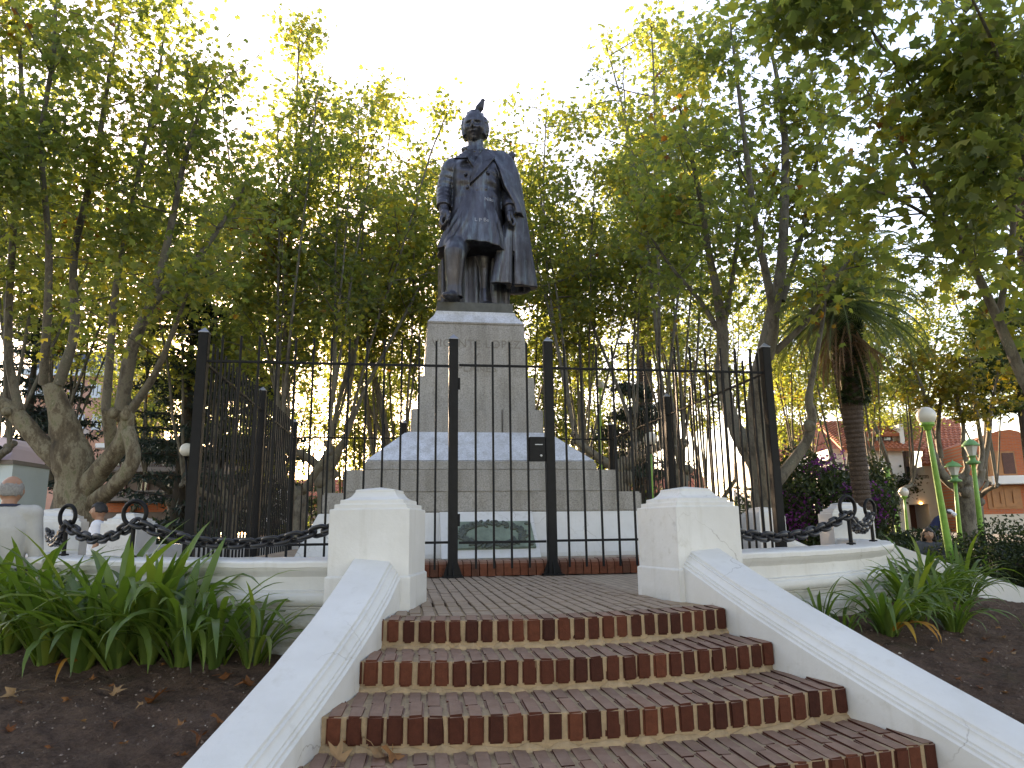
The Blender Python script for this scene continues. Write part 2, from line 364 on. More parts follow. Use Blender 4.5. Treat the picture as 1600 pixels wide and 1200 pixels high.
def m_soil():
    m, nt, b, o = newmat('bare_soil'); v = wcoords(nt)
    n = noise(nt, v, 3, 9, .7); n2 = noise(nt, v, 40, 6, .75); n3 = noise(nt, v, 160, 3, .7)
    c = ramp(nt, n, [(.3, (.105, .066, .048)), (.55, (.165, .107, .079)), (.78, (.24, .168, .128))])
    c = mixc(nt, 1., c, ramp(nt, n2, [(.3, (.55, .53, .52)), (.7, (1.25, 1.2, 1.15))]), 'MULTIPLY')
    c = mixc(nt, ramp(nt, noise(nt, v, 2.1, 4), [(.58, (0, 0, 0)), (.74, (.35, .35, .35))]), c, (.055, .062, .022))
    c = mixc(nt, ramp(nt, n3, [(.68, (0, 0, 0)), (.74, (.6, .6, .6))]), c, (.17, .14, .11))
    nt.links.new(c, b.inputs['Base Color']); b.inputs['Roughness'].default_value = .95; b.inputs['Specular IOR Level'].default_value = .15
    p = bump(nt, b, n2, .8, .035); bump(nt, b, n3, .6, .008, p); return m
MT['soil'] = m_soil()
def m_ground():
    m, nt, b, o = newmat('park_ground'); v = wcoords(nt)
    n = noise(nt, v, .35, 8, .65); n2 = noise(nt, v, 18, 5, .7)
    c = ramp(nt, n, [(.35, (.045, .034, .024)), (.5, (.09, .075, .055)), (.62, (.035, .048, .018)), (.8, (.05, .065, .02))])
    c = mixc(nt, 1., c, ramp(nt, n2, [(.3, (.7, .7, .7)), (.7, (1.2, 1.2, 1.2))]), 'MULTIPLY')
    nt.links.new(c, b.inputs['Base Color']); b.inputs['Roughness'].default_value = .95; bump(nt, b, n2, .6, .03); return m
MT['ground'] = m_ground()
g = MB(); t = np.arange(48)*2*PI/48
g.loft([np.column_stack([20+260*np.cos(t), 40+260*np.sin(t), np.full(48, ZG)]), np.column_stack([20+260*np.cos(t), 40+260*np.sin(t), np.full(48, ZG-.5)])][::-1])
tag(g.build('ground', MT['ground']), kind='structure')
for sgn in (-1, 1):
    nr, na = 250, 230
    rr = 4.9+(9.6-4.9)*np.linspace(0, 1, nr)**1.2; V = []
    th1 = rad(73)
    for r in rr:
        y0 = PC[1]-math.sqrt(max(r*r-1.4, 0)); a0 = math.asin(min(.95, (off_in(max(y0, -5.5))+.12)/r))
        a = a0+(th1-a0)*np.linspace(0, 1, na)**1.25
        V.append(np.column_stack([PC[0]+sgn*r*np.sin(a), PC[1]-r*np.cos(a)]))
    V = np.concatenate(V); z = soil_z(V[:, 0], V[:, 1]); V = np.column_stack([V, z])
    i = np.arange(nr*na).reshape(nr, na); q = np.stack([i[:-1, :-1], i[1:, :-1], i[1:, 1:], i[:-1, 1:]], -1).reshape(-1, 4)
    if sgn < 0: q = q[:, ::-1]
    o = link('planting_bed', mk('planting_bed', V, q, MT['soil'], True)); tag(o, kind='structure')
# crumbs of earth and grit lying on the beds
N = 9000; x = np.concatenate([rng.uniform(-5.5, -1.3, N//2), rng.uniform(1.3, 5.5, N//2)]); y = rng.uniform(-5.2, -.5, N)
k = (np.hypot(x-PC[0], y-PC[1]) > 5.1); x, y = x[k], y[k]; N = len(x)
k = np.array([abs(x[i]-CX) > off_in(max(y[i], -5.5))+.3 for i in range(N)]); x, y = x[k], y[k]; N = len(x)
s = rng.lognormal(-5.35, .55, N).clip(.002, .012)
base = np.array([(1, 0, 0), (-1, 0, 0), (0, 1, 0), (0, -1, 0), (0, 0, .8), (0, 0, -.6)]); fc = np.array([(0, 2, 4), (2, 1, 4), (1, 3, 4), (3, 0, 4), (2, 0, 5), (1, 2, 5), (3, 1, 5), (0, 3, 5)])
Vc = base[None]*s[:, None, None]*rng.uniform(.6, 1.4, (N, 6, 1)); ang = rng.uniform(0, 6.28, N); ca, sa = np.cos(ang)[:, None], np.sin(ang)[:, None]
Vc = np.stack([Vc[..., 0]*ca-Vc[..., 1]*sa, Vc[..., 0]*sa+Vc[..., 1]*ca, Vc[..., 2]], -1)+np.stack([x, y, soil_z(x, y)], 1)[:, None]
mc, ntc, bc_, _o = newmat('grit'); ntc.links.new(ramp(ntc, nd(ntc, 'NewGeometry').outputs['Random Per Island'], [(0, (.06, .04, .03)), (.6, (.14, .095, .072)), (.95, (.24, .18, .14)), (.99, (.40, .36, .30)), (1, (.45, .42, .36))]), bc_.inputs['Base Color']); bc_.inputs['Roughness'].default_value = .95
o = link('soil_crumbs', mk('soil_crumbs', Vc.reshape(-1, 3), (fc[None]+6*np.arange(N)[:, None, None]).reshape(-1, 3), mc)); tag(o, kind='stuff')

# plaza platform
def m_paving():
    m, nt, b, o = newmat('paving'); v = wcoords(nt)
    br = nd(nt, 'TexBrick'); br.inputs['Scale'].default_value = 1; br.inputs['Brick Width'].default_value = .235; br.inputs['Row Height'].default_value = .078
    br.inputs['Mortar Size'].default_value = .005; br.inputs['Color1'].default_value = (.32, .235, .165, 1); br.inputs['Color2'].default_value = (.40, .30, .21, 1); br.inputs['Mortar'].default_value = (.11, .085, .06, 1)
    mp = nd(nt, 'Mapping'); mp.inputs['Rotation'].default_value = (0, 0, PI/2); nt.links.new(v, mp.inputs[0]); nt.links.new(mp.outputs[0], br.inputs['Vector'])
    c = mixc(nt, 1., br.outputs['Color'], ramp(nt, noise(nt, v, 12, 6), [(.3, (.75, .74, .72)), (.7, (1.15, 1.15, 1.15))]), 'MULTIPLY')
    nt.links.new(c, b.inputs['Base Color']); b.inputs['Roughness'].default_value = .9; bump(nt, b, br.outputs['Fac'], -.5, .004); return m
MT['paving'] = m_paving()
p = MB(); n = 96; a = np.arange(n)*2*PI/n; rb = np.where(np.cos(a) > 0, 1., 1.)
rr = 4.72+np.where(np.sin(a) > 0, .45*np.sin(a), 0)
ring = lambda z, k: np.column_stack([PC[0]+rr*k*np.cos(a), PC[1]+rr*k*np.sin(a), np.full(n, z)])
p.loft([ring(-.6, 1.), ring(-.012, 1.)])
plat = tag(p.build('plaza_platform', MT['paving']), kind='structure')
# front tongue of the platform up to the first step (mortar bed under the pavers)
NOSE = [(-3.33, .20), (-3.66, .16), (-4.06, .11), (-4.45, .09), (-4.84, .08), (-5.22, .07)]; RISE = .145
def ynose(i, x): return NOSE[i][0]+NOSE[i][1]*(x+.2)**2
def bevel_box_mesh(name, d, bev, mat, seg=1, top_only=False):
    mb = MB(); mb.box((0, 0, 0), d); me = mb.mesh(name, mat)
    bm = bmesh.new(); bm.from_mesh(me)
    ed = list(bm.edges)
    bmesh.ops.bevel(bm, geom=ed, offset=bev, segments=seg, affect='EDGES'); 
    for vv in bm.verts: vv.co += Vector((random.uniform(-1, 1), random.uniform(-1, 1), random.uniform(-1, 1)))*bev*.17
    bm.to_mesh(me); bm.free(); return me
pav = [bevel_box_mesh('paver', (.068, .222, .05), .004, MT['paver']) for _ in range(4)]
cnt = 0
for c in range(24):
    xx = CX-.93+c*.0785+.03
    off = (c % 2)*.115
    y = ynose(0, xx)+.175
    first = True
    while y < -.10 and cnt < 296:
        L = .222 if not (first and c % 2) else .107
        yc = y+L/2
        if abs(xx-CX) < off_in(-2.7)+.3:
            inside = False
            for px, py, pr in ((-1.14, -2.456, -.222), (.97, -2.393, .207)):
                dx, dy = xx-px, yc-py; u = dx*math.cos(-pr)-dy*math.sin(-pr); v = dx*math.sin(-pr)+dy*math.cos(-pr)
                if abs(u) < .24 and abs(v) < .24: inside = True
            if not inside:
                o = link('paver', pav[(c*7+cnt) % 4], plat, (xx+random.uniform(-.002, .002), yc, -.0265+random.uniform(-.002, .002)), (random.uniform(-.006, .006), random.uniform(-.01, .01), random.uniform(-.012, .012)))
                if L < .2: o.scale = (1, .48, 1)
                cnt += 1
        y += L+.012; first = False

# ------------------------------------------------------------------ front staircase
stairs = thing('brick_staircase', 'red brick steps with worn edges climbing between two white sloping walls', 'staircase', (CX, -3.6, 0))
xs = np.linspace(-1, 1, 21)
def step_bed(i, z0, zt):
    yb = (NOSE[i-1][0]+.35) if i else -2.55
    mb = MB(); hw = off_in(NOSE[i][0])-.03; top = [], []
    F = []; Vv = []
    for xk in xs:
        x = CX+xk*hw; y = ynose(i, x)
        Vv += [(x, y+.008, z0), (x, y+.008, zt), (x, yb, zt), (x, yb, z0)]
    for k in range(len(xs)-1):
        a = 4*k; b = a+4
        F += [(a, b, b+1, a+1), (a+1, b+1, b+2, a+2), (a+2, b+2, b+3, a+3)]
    F += [(0, 1, 2, 3), tuple(4*(len(xs)-1)+q for q in (3, 2, 1, 0))]
    mb.add(np.array(Vv), F); return mb
bricks = {}
def brick_mesh(L):
    key = round(L, 2)
    if key not in bricks:
        lst = []
        for v in range(3):
            me = bevel_box_mesh('brick', (.068, L, .122), .008, MT['brick'], 2)
            bm = bmesh.new(); bm.from_mesh(me)
            for vv in bm.verts:     # worn front arris
                if vv.co.y < -L/2+.03 and vv.co.z > .03: vv.co.z -= .005*random.random()+.004; vv.co.y += .004*random.random()
            bm.to_mesh(me); bm.free(); lst.append(me)
        bricks[key] = lst
    return random.choice(bricks[key])
for i in range(6):
    zt = -RISE*i
    st = step_bed(i, zt-RISE-.03, zt-.010).build('step', MT['mortar'], stairs, world=True)
    if i > 3:
        continue
    hw = off_in(NOSE[i][0])-.05; ncol = int(2*hw/.0805)
    for c in range(ncol):
        x = CX-hw+.04+(2*hw-.08)*c/(ncol-1)+random.uniform(-.003, .003)
        y = ynose(i, x); slope = 2*NOSE[i][1]*(x+.2)
        yb = (ynose(i-1, x)+.03) if i else y+.16
        tot = yb-y
        L1 = .16 if i == 0 else (.235 if c % 2 else .165)
        L1 += random.uniform(-.012, .012) if i else 0
        r = (random.uniform(-.008, .008), random.uniform(-.02, .02), math.atan(slope)*.25+random.uniform(-.015, .015))
        link('brick', brick_mesh(L1), st, (x-CX, y+3.6+L1/2-random.uniform(.0, .007), zt-.0595+random.uniform(-.002, .0025)), r)
        if i:
            L2 = tot-L1-.010
            if L2 > .05: link('brick', brick_mesh(L2), st, (x-CX, y+3.6+L1+.011+L2/2, zt-.060+random.uniform(-.002, .002)), (0, random.uniform(-.02, .02), r[2]))
# skirts of mortar at the foot of each riser
for i in range(4):
    mb = MB(); hw = off_in(NOSE[i][0])-.04; rings = []
    for xk in np.linspace(-1, 1, 60):
        x = CX+xk*hw; y = ynose(i, x); zt = -RISE*(i+1); q = .005*math.sin(37*x)+.004*math.sin(91*x+1)
        rings.append([(x, y+.03, zt-.01), (x, y-.012-q, zt-.01), (x, y-.007-q, zt+.003+q), (x, y+.003, zt+.013+2*q), (x, y+.03, zt+.016+q)])
    mb.loft(rings); mb.build('mortar_joint', MT['mortar'], stairs, world=True)
def cheek(sgn, name='cheek_wall'):
    prof = [(.235, 0), (.225, .004), (.012, .004), (.004, 0), (.002, -.014), (-.012, -.017), (-.012, -.024), (-.02, -.036), (-.034, -.046), (-.040, -.050), (-.040, -.060), (-.052, -.064), (-.052, -.078), (-.066, -.084), (-.066, -1.), (.235, -1.)]
    rings = []
    for y in np.concatenate([np.linspace(-2.42, -5.35, 34)]):
        zt = .288+.385*(y+2.7); o = off_in(y); d = (off_in(y-.02)-off_in(y+.02))/.04; nrm = 1/math.sqrt(1+d*d)
        rings.append([(CX+sgn*(o+q*nrm), y+sgn*0+q*d*nrm*.0, max(zt, ZG+.02)+z if z > -.9 else ZG-.1) for q, z in prof])
    mb = MB(); mb.loft(rings if sgn > 0 else [r[::-1] for r in rings]); return mb
for sgn in (-1, 1):
    o = cheek(sgn).build('cheek_wall', MT['white'], stairs, world=True); auto_smooth(o, 32)
PROF = [(.268, -.75), (.268, -.03), (.262, -.02), (.262, .186), (.258, .192), (.25, .196), (.25, .590), (.247, .595), (.230, .597), (.228, .6), (.228, .622), (.226, .625), (.202, .627), (.2, .63), (.2, .650), (.198, .653), (.180, .656), (.160, .664), (.145, .677), (.134, .692), (.13, .700), (.127, .702), (.127, .714), (.124, .718), (.06, .729), (.001, .738)]
def pillar(x, y, rz, label):
    mb = MB(); mb.sqlathe(PROF)
    o = mb.build('pillar', MT['white'], bevel=.0045, seg=2); o.location = (x, y, 0); o.rotation_euler = (0, 0, rz)
    tag(o, label, 'pillar', 'white pillars of the plaza wall'); return o
pillar(-1.14, -2.456, -.222, 'white square pillar with stepped cap at the left of the brick steps')
pillar(.97, -2.393, .207, 'white square pillar with stepped cap at the right of the brick steps')
# side stairs: same pillars and sloping walls, a quarter turn round the plaza
def polar(r, deg): return (PC[0]+r*math.sin(rad(deg)), PC[1]-r*math.cos(rad(deg)))
pillar(*polar(4.82, 77.3), rad(78), 'white pillar rising behind the first ring post on the right parapet')
pillar(*polar(4.76, 102.5), rad(102), 'white pillar seen through the fence beside its right corner post')
pillar(*polar(4.72, -76.), rad(-77), 'white pillar beside the grey-haired man at the far left')
pillar(*polar(4.70, -102.), rad(-102), 'white pillar behind the left ring post, right of the young man in profile')
for sgn in (-1, 1):
    side = thing('side_staircase', 'white sloping walls of the side steps beyond the %s parapet' % ('left' if sgn < 0 else 'right'), 'staircase', (PC[0], PC[1], 0), sgn*PI/2)
    for s2 in (-1, 1):
        c = cheek(s2); V = np.concatenate(c.V); V[:, 0] -= CX; V[:, 1] += -2.4+.12; c.V = [V]
        auto_smooth(c.build('cheek_wall', MT['white'], side), 32)
    for i in range(6):
        mb = MB(); hw = off_in(NOSE[i][0])-.03
        mb.box2((-hw, NOSE[i][0]-2.28, -.76), (hw, -4.6, -RISE*i-.002)); mb.build('step', MT['kerb'], side)
# curved parapet
PP = [(0., -.78), (0., -.125), (-.012, -.10), (-.02, -.085), (-.03, -.078), (-.03, -.03), (-.022, -.024), (-.022, -.012), (-.002, -.006), (.010, .012), (.013, .034), (.006, .058), (-.012, .071), (-.012, .083), (-.04, .087), (-.045, .09), (-.045, .172), (-.040, .180), (-.034, .188), (-.020, .203), (-.008, .220), (-.005, .230), (.004, .233), (.004, .262), (-.003, .272), (-.012, .276), (-.30, .288), (-.338, .286), (-.348, .276), (-.35, -.05)]
def parapet(a0, a1, label, back=0.):
    mb = MB(); rings = []
    for d in np.linspace(a0, a1, 64):
        a = rad(d); bk = back*max(0, -math.cos(a)); rings.append([(PC[0]+(R0+bk+q+.003*math.sin(d*3))*math.sin(a), PC[1]-(R0+bk+q)*math.cos(a), z+.002*math.sin(d*1.7)) for q, z in PP])
    if a1 < a0: rings = rings[::-1]
    mb.loft(rings); o = mb.build('parapet_wall', MT['white']); auto_smooth(o, 30); tag(o, label, 'low wall', 'curved parapets of the plaza')
parapet(-14, -74.5, 'low white moulded parapet curving left from the steps behind the lilies')
parapet(14, 74.5, 'low white moulded parapet curving right from the steps')
parapet(-105, -166, 'far white parapet behind the left side of the fence', .55)
parapet(105, 166, 'far white parapet behind the right side of the fence', .55)
parapet(167, 193, 'far white parapet behind the monument', .55)

# ------------------------------------------------------------------ chains
def link_mesh():
    n = 20; P = []
    for k in range(n):
        t = 2*PI*k/n; c, s_ = math.cos(t), math.sin(t); P.append((c*.034+(.030 if c > 0 else -.030)*min(1, abs(c)*3), s_*.036, 0))
    P = np.array(P); m = 8; V = []; F = []
    for k in range(n):
        tg = P[(k+1) % n]-P[k-1]; tg /= np.linalg.norm(tg); nn = np.array([tg[1], -tg[0], 0])
        for j in range(m):
            a = 2*PI*j/m; V.append(P[k]+.0155*(math.cos(a)*nn+math.sin(a)*np.array([0, 0, 1.])))
    for k in range(n):
        for j in range(m): F.append((k*m+j, ((k+1) % n)*m+j, ((k+1) % n)*m+(j+1) % m, k*m+(j+1) % m))
    return mk('chain_link', np.array(V), F, MT['chain'], True)
LM = link_mesh()
def chain(A, B, sag, label):
    A, B = Vector(A), Vector(B); t = thing('chain', label, 'chain', tuple((A+B)/2), 0, 'heavy black chains along the parapet')
    f = lambda s: A.lerp(B, s)+Vector((0, 0, -4*sag*s*(1-s)))
    S_ = [f(k/200) for k in range(201)]; L = np.concatenate([[0], np.cumsum([(S_[k+1]-S_[k]).length for k in range(200)])])
    n = max(3, round(L[-1]/.098)); 
    for k in range(n):
        s = np.interp((k+.5)/n*L[-1], L, np.arange(201)/200); p_ = f(s); d = f(min(1, s+.01))-f(max(0, s-.01))
        q = d.to_track_quat('X', 'Z').to_matrix() @ Matrix.Rotation(rad(48 if k % 2 else -42)+random.uniform(-.18, .18), 3, 'X')
        o = link('chain_link', LM, t, p_-t.location); o.rotation_euler = q.to_euler()
def ringpost(deg, label, r=4.76, face=None):
    x, y = polar(r, deg); t = thing('ring_post', label, 'chain post', (x, y, .288), rad(deg) if face is None else face, 'ring posts on the parapet')
    m = MB(); m.tube([(0, 0, -.02), (0, 0, .24)], .017, 10); m.lathe([(.001, 0), (.04, 0), (.04, .012), (.02, .016), (.001, .02)], n=12); m.build('rod', MT['iron'], t, smooth=False)
    P = [(.092*math.sin(a), 0, .325-.092*math.cos(a)) for a in np.linspace(0, 2*PI, 33)]
    m = MB(); m.tube(P, .0165, 10, False); m.build('ring', MT['iron'], t, smooth=True)
    return np.array([x, y, .288+.325-.06])
cL1 = ringpost(-37.8, 'black ring post on the left parapet nearest the steps', face=rad(-15)); cL2 = ringpost(-51.5, 'black ring post on the left parapet nearer the grey-haired man', face=rad(-30))
cR1 = ringpost(39.3, 'black ring post on the right parapet nearest the steps', face=rad(15)); cR2 = ringpost(53.3, 'black ring post at the outer bend of the right parapet', face=rad(25))
chain((-1.42, -2.30, .50), cL1, .14, 'black iron chain hanging from the left step pillar to the nearer left ring post')
chain(cL1, cL2, .13, 'black iron chain slung between the two left ring posts')
px, py = polar(4.76, -72.5); chain(cL2, (px, py, .50), .14, 'black iron chain from the outer left ring post to the pillar by the grey-haired man')
chain((1.24, -2.25, .46), cR1, .13, 'black iron chain hanging from the right step pillar to the nearer right ring post')
chain(cR1, cR2, .11, 'black iron chain slung between the two right ring posts')
px, py = polar(4.76, 73.); chain(cR2, (px, py, .5), .14, 'black iron chain from the outer right ring post to the pillar behind it')

# ------------------------------------------------------------------ fence
FW, FD = 2.97, 6.1
fence = thing('iron_fence', 'black iron railing with square posts and pointed caps round the monument', 'fence', (0, 3.05, 0))
postm = MB(); postm.box2((-.047, -.047, 0), (.047, .047, 2.405)); pm = postm.mesh('post', MT['iron'])
bm = bmesh.new(); bm.from_mesh(pm); bmesh.ops.bevel(bm, geom=list(bm.edges), offset=.006, segments=2, affect='EDGES'); bm.to_mesh(pm); bm.free()
capm = MB(); capm.sqlathe([(.050, 2.402), (.050, 2.408), (.001, 2.462)]); cm = capm.mesh('post_cap', MT['cap'])
plm = MB(); plm.box2((-.10, -.10, 0), (.10, .10, .014))
for sx, sy in ((1, 0), (-1, 0), (0, 1), (0, -1)):
    q = [(.047, .012), (.095, .012), (.047, .15)]
    for s_ in (1,):
        V = []
        for off in (-.004, .004):
            for a_, z_ in q: V.append((sx*a_+sy*off, sy*a_+sx*off, z_))
        plm.add(np.array(V), [(0, 1, 2), (5, 4, 3), (0, 3, 4, 1), (1, 4, 5, 2), (2, 5, 3, 0)])
plm = plm.mesh('base_plate', MT['iron'])
barm = {}
def bar(name, a, b, th, par):
    a, b = np.array(a), np.array(b); d = b-a; L = np.linalg.norm(d); key = (name, round(L, 3), th)
    if key not in barm:
        m = MB(); m.box((0, 0, 0), (th, th, L)); me = m.mesh(name, MT['iron'])
        bm = bmesh.new(); bm.from_mesh(me); bmesh.ops.bevel(bm, geom=[e for e in bm.edges if abs((e.verts[0].co-e.verts[1].co).z) > .01], offset=.0025, segments=1, affect='EDGES'); bm.to_mesh(me); bm.free(); barm[key] = me
    o = link(name, barm[key], par, Vector((a+b)/2)-par.location)
    o.rotation_euler = Vector(d).to_track_quat('Z', 'Y').to_euler() if abs(d[2]) < L*.99 else (0, 0, 0)
    return o
def post(x, y, plate=True):
    o = link('post', pm, fence, (x, y-3.05, 0)); link('post_cap', cm, o, (0, 0, 0))
    if plate: link('base_plate', plm, o, (0, 0, 0))
for x, y in ((-FW, 0), (-.5, 0), (.5, 0), (FW, 0), (-FW, FD/2), (FW, FD/2), (-FW, FD), (FW, FD), (-1, FD), (1, FD)): post(x, y)
ZT, ZB = 2.12, .335
def run(a, b, n0=None):
    a, b = np.array(a, float), np.array(b, float); L = np.linalg.norm(b-a); n = int(round(L/.181))
    u = (b-a)/L
    for z in (ZT, ZB): bar('rail', (*(a+u*.047), z), (*(b-u*.047), z), .024, fence)
    for k in range(1, n):
        p_ = a+(b-a)*k/n; bar('bar', (*p_, .075), (*p_, 2.385), .021, fence)
run((-FW, 0), (-.5, 0)); run((.5, 0), (FW, 0))
for s_ in (-1, 1): run((s_*FW, 0), (s_*FW, FD/2)); run((s_*FW, FD/2), (s_*FW, FD))
run((-FW, FD), (-1, FD)); run((-1, FD), (1, FD)); run((1, FD), (FW, FD))
gate = thing('metal_gate', 'narrow black iron gate with a square lock box between two posts', 'gate', (0, 0, 0))
for z in (ZT+.012, ZB-.005): bar('rail', (-.44, 0, z), (.44, 0, z), .024, gate)
for x in (-.27, -.09, .09, .27): bar('bar', (x, 0, .075), (x, 0, 2.39), .021, gate)
m = MB(); m.box2((.282, -.03, 1.135), (.449, .03, 1.385)); lk = m.build('lock_box', MT['iron'], gate, bevel=.004)
m = MB(); m.box2((.34, -.036, 1.30), (.42, -.031, 1.31)); m.tube([(.40, -.03, 1.19), (.40, -.05, 1.19)], .012, 10); m.build('keyhole_plate', MT['cap'], lk)
for z in (.55, 1.93):
    m = MB(); m.tube([(-.445, -.02, z-.06), (-.445, -.02, z+.06)], .016, 10); m.build('hinge', MT['iron'], gate)

# ------------------------------------------------------------------ monument
YC, XC = 3.05, -.018
mon = thing('monument_pedestal', 'tall grey granite pedestal on stepped courses and a white painted base', 'pedestal', (XC, YC, 0))
m = MB(); m.box2((-2.84, -2.78, -.004), (2.84, 2.95, .146)); 
V = m.V[-1]; kerbo = m.build('paved_ledge', MT['paving'], mon)
prof = [(0, 0), (0, .085), (.012, .118), (.035, .138), (.07, .148), (.22, .152), (.22, 0)]
kb = MB(); kb.loft([[(x, y, z) for y, z in prof] for x in (-.037, .037)]); kbm = kb.mesh('kerb_brick', MT['kerb'])
bm = bmesh.new(); bm.from_mesh(kbm); bmesh.ops.recalc_face_normals(bm, faces=bm.faces); bm.to_mesh(kbm); bm.free()
for k in range(70):
    o = link('kerb_brick', kbm, mon, (-2.83+k*.082-XC+.02, .075-YC+random.uniform(-.004, .004), random.uniform(-.004, .002)), (0, 0, random.uniform(-.02, .02)))
m = MB(); m.sqlathe([(2.13, .14), (2.125, .19), (1.915, .642), (1.905, .648), (1.7, .65)]); m.build('painted_base', MT['white'], mon, bevel=.008)
def course(h0, z0, h1, z1, name, mat, bev=.02): m = MB(); m.sqlathe([(h0, z0), (h1, z1)]); return m.build(name, mat, mon, bevel=bev)
course(1.88, .646, 1.88, .882, 'granite_course', MT['granite']); course(1.667, .886, 1.667, 1.160, 'granite_course', MT['granite'])
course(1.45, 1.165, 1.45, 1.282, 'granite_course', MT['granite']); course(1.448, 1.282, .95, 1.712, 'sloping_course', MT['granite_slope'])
m = MB(); hb = .885
m.box2((-hb, -hb, 1.70), (.318, hb, 2.03)); m.build('granite_block', MT['granite'], mon, bevel=.014)
m = MB(); m.box2((.330, -hb, 1.70), (hb, hb, 2.03)); m.build('granite_block', MT['granite'], mon, bevel=.014)
course(.80, 2.03, .785, 2.495, 'shaft_course', MT['granite'], .006); course(.712, 2.495, .676, 3.27, 'shaft_course', MT['granite'], .008)
course(.684, 3.27, .684, 3.297, 'cornice', MT['granite'], .006)
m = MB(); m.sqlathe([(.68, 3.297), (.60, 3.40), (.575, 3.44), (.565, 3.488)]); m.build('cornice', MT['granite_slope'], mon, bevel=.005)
m = MB(); m.box2((-.545, -.545, 3.488), (.545, .545, 3.632)); m.build('bronze_plinth', MT['plinth_bronze'], mon, bevel=.008)
def text_mesh(txt, size, extr, mat, name, parent, fn, spacing=1.):
    cu = bpy.data.curves.new('t', 'FONT'); cu.body = txt; cu.size = size; cu.align_x = 'CENTER'; cu.extrude = extr; cu.space_character = spacing; cu.resolution_u = 3
    o = bpy.data.objects.new('t', cu); COL.objects.link(o); dg = bpy.context.evaluated_depsgraph_get(); dg.update()
    me = bpy.data.meshes.new_from_object(o.evaluated_get(dg)); bpy.data.objects.remove(o)
    v = np.zeros(len(me.vertices)*3, np.float32); me.vertices.foreach_get('co', v); v = v.reshape(-1, 3)
    me.vertices.foreach_set('co', fn(v).astype(np.float32).ravel()); me.materials.clear(); me.materials.append(mat); me.update(); me.name = name
    o = link(name, me, parent); o['kind'] = 'stuff'; return o
def on_shaft(zc):
    def fn(v):
        z = zc+v[:, 1]; h = np.interp(z, [2.03, 2.495, 2.4951, 3.27], [.80, .785, .712, .676])
        return np.column_stack([v[:, 0], -h-.0015-v[:, 2]*0+np.where(v[:, 2] > 0, -.0015, .004), z])
    return fn
text_mesh('VICENTE LOPEZ', .165, .003, MT['letter'], 'inscription', mon, on_shaft(2.93), 1.06)
text_mesh('Y', .14, .003, MT['letter'], 'inscription', mon, on_shaft(2.755))
text_mesh('PLANES', .155, .003, MT['letter'], 'inscription', mon, on_shaft(2.58), 1.06)
# plaque on its white sloping frame
m = MB(); m.loft([[(x, y-YC, z) for y, z in ((.56, .15), (1.10, .655), (1.24, .655), (1.24, .15))] for x in (-.56, .515)][::-1]); m.build('plaque_frame', MT['white'], mon, bevel=.006)
pa = Vector((-.012, .655, .235)); pb = Vector((-.012, .965, .525)); up = (pb-pa); H = up.length; up.normalize(); nrm = Vector((1, 0, 0)).cross(up)
pmid = (pa+pb)/2
RM = np.array([[1, up.x, nrm.x], [0, up.y, nrm.y], [0, up.z, nrm.z]])
def pl(V): return np.asarray(V) @ RM.T
m = MB(); poly = [(-.46, -H/2), (.47, -H/2+.01), (.462, H/2-.03), (.44, H/2), (-.455, H/2)]
n = len(poly); V = np.array([(x, y, -.01) for x, y in poly]+[(x, y, .03) for x, y in poly]); m.add(pl(V), [tuple(range(n-1, -1, -1)), tuple(range(n, 2*n))]+[(i, (i+1) % n, (i+1) % n+n, i+n) for i in range(n)])
plq = m.build('plaque', MT['plaque'], mon, bevel=.005); plq.location = pmid-mon.location; plq['label'] = 'green bronze plaque with a raised laurel wreath'
m = MB(); lf = []
for sgn in (-1, 1):
    for k in range(26):
        t = rad(-88+k*6.8); jr = random.uniform(.9, 1.12); cx_, cy_ = sgn*.335*math.cos(t)*jr, .17*math.sin(t)*jr
        for q in (-1, 1):
            ang = math.atan2(.155*math.cos(t), -sgn*.315*math.sin(t))+q*(.4+.7*random.random())
            Lx = (.075-.0006*k)*(1 if sgn < 0 or k < 12 else .85)
            Rr = np.array([[math.cos(ang), -math.sin(ang), 0], [math.sin(ang), math.cos(ang), 0], [0, 0, 1]])
            e = MB(); e.ell((0, 0, 0), (Lx*.62, .019, .016), 8, 5, R=Rr)
            m.add(pl(e.V[0]+np.array([cx_+.03*math.cos(ang), cy_+.03*math.sin(ang), .034])), e.F)
for x, y in ((-.42, -H/2+.05), (.42, -H/2+.05), (.41, H/2-.05), (-.42, H/2-.05)):
    e = MB(); e.ell((0, 0, 0), (.03, .025, .016), 10, 6); m.add(pl(e.V[0]+np.array([x, y, .032])), e.F)
m.build('laurel_wreath', MT['plaque_leaf'], plq, smooth=True)['kind'] = 'stuff'
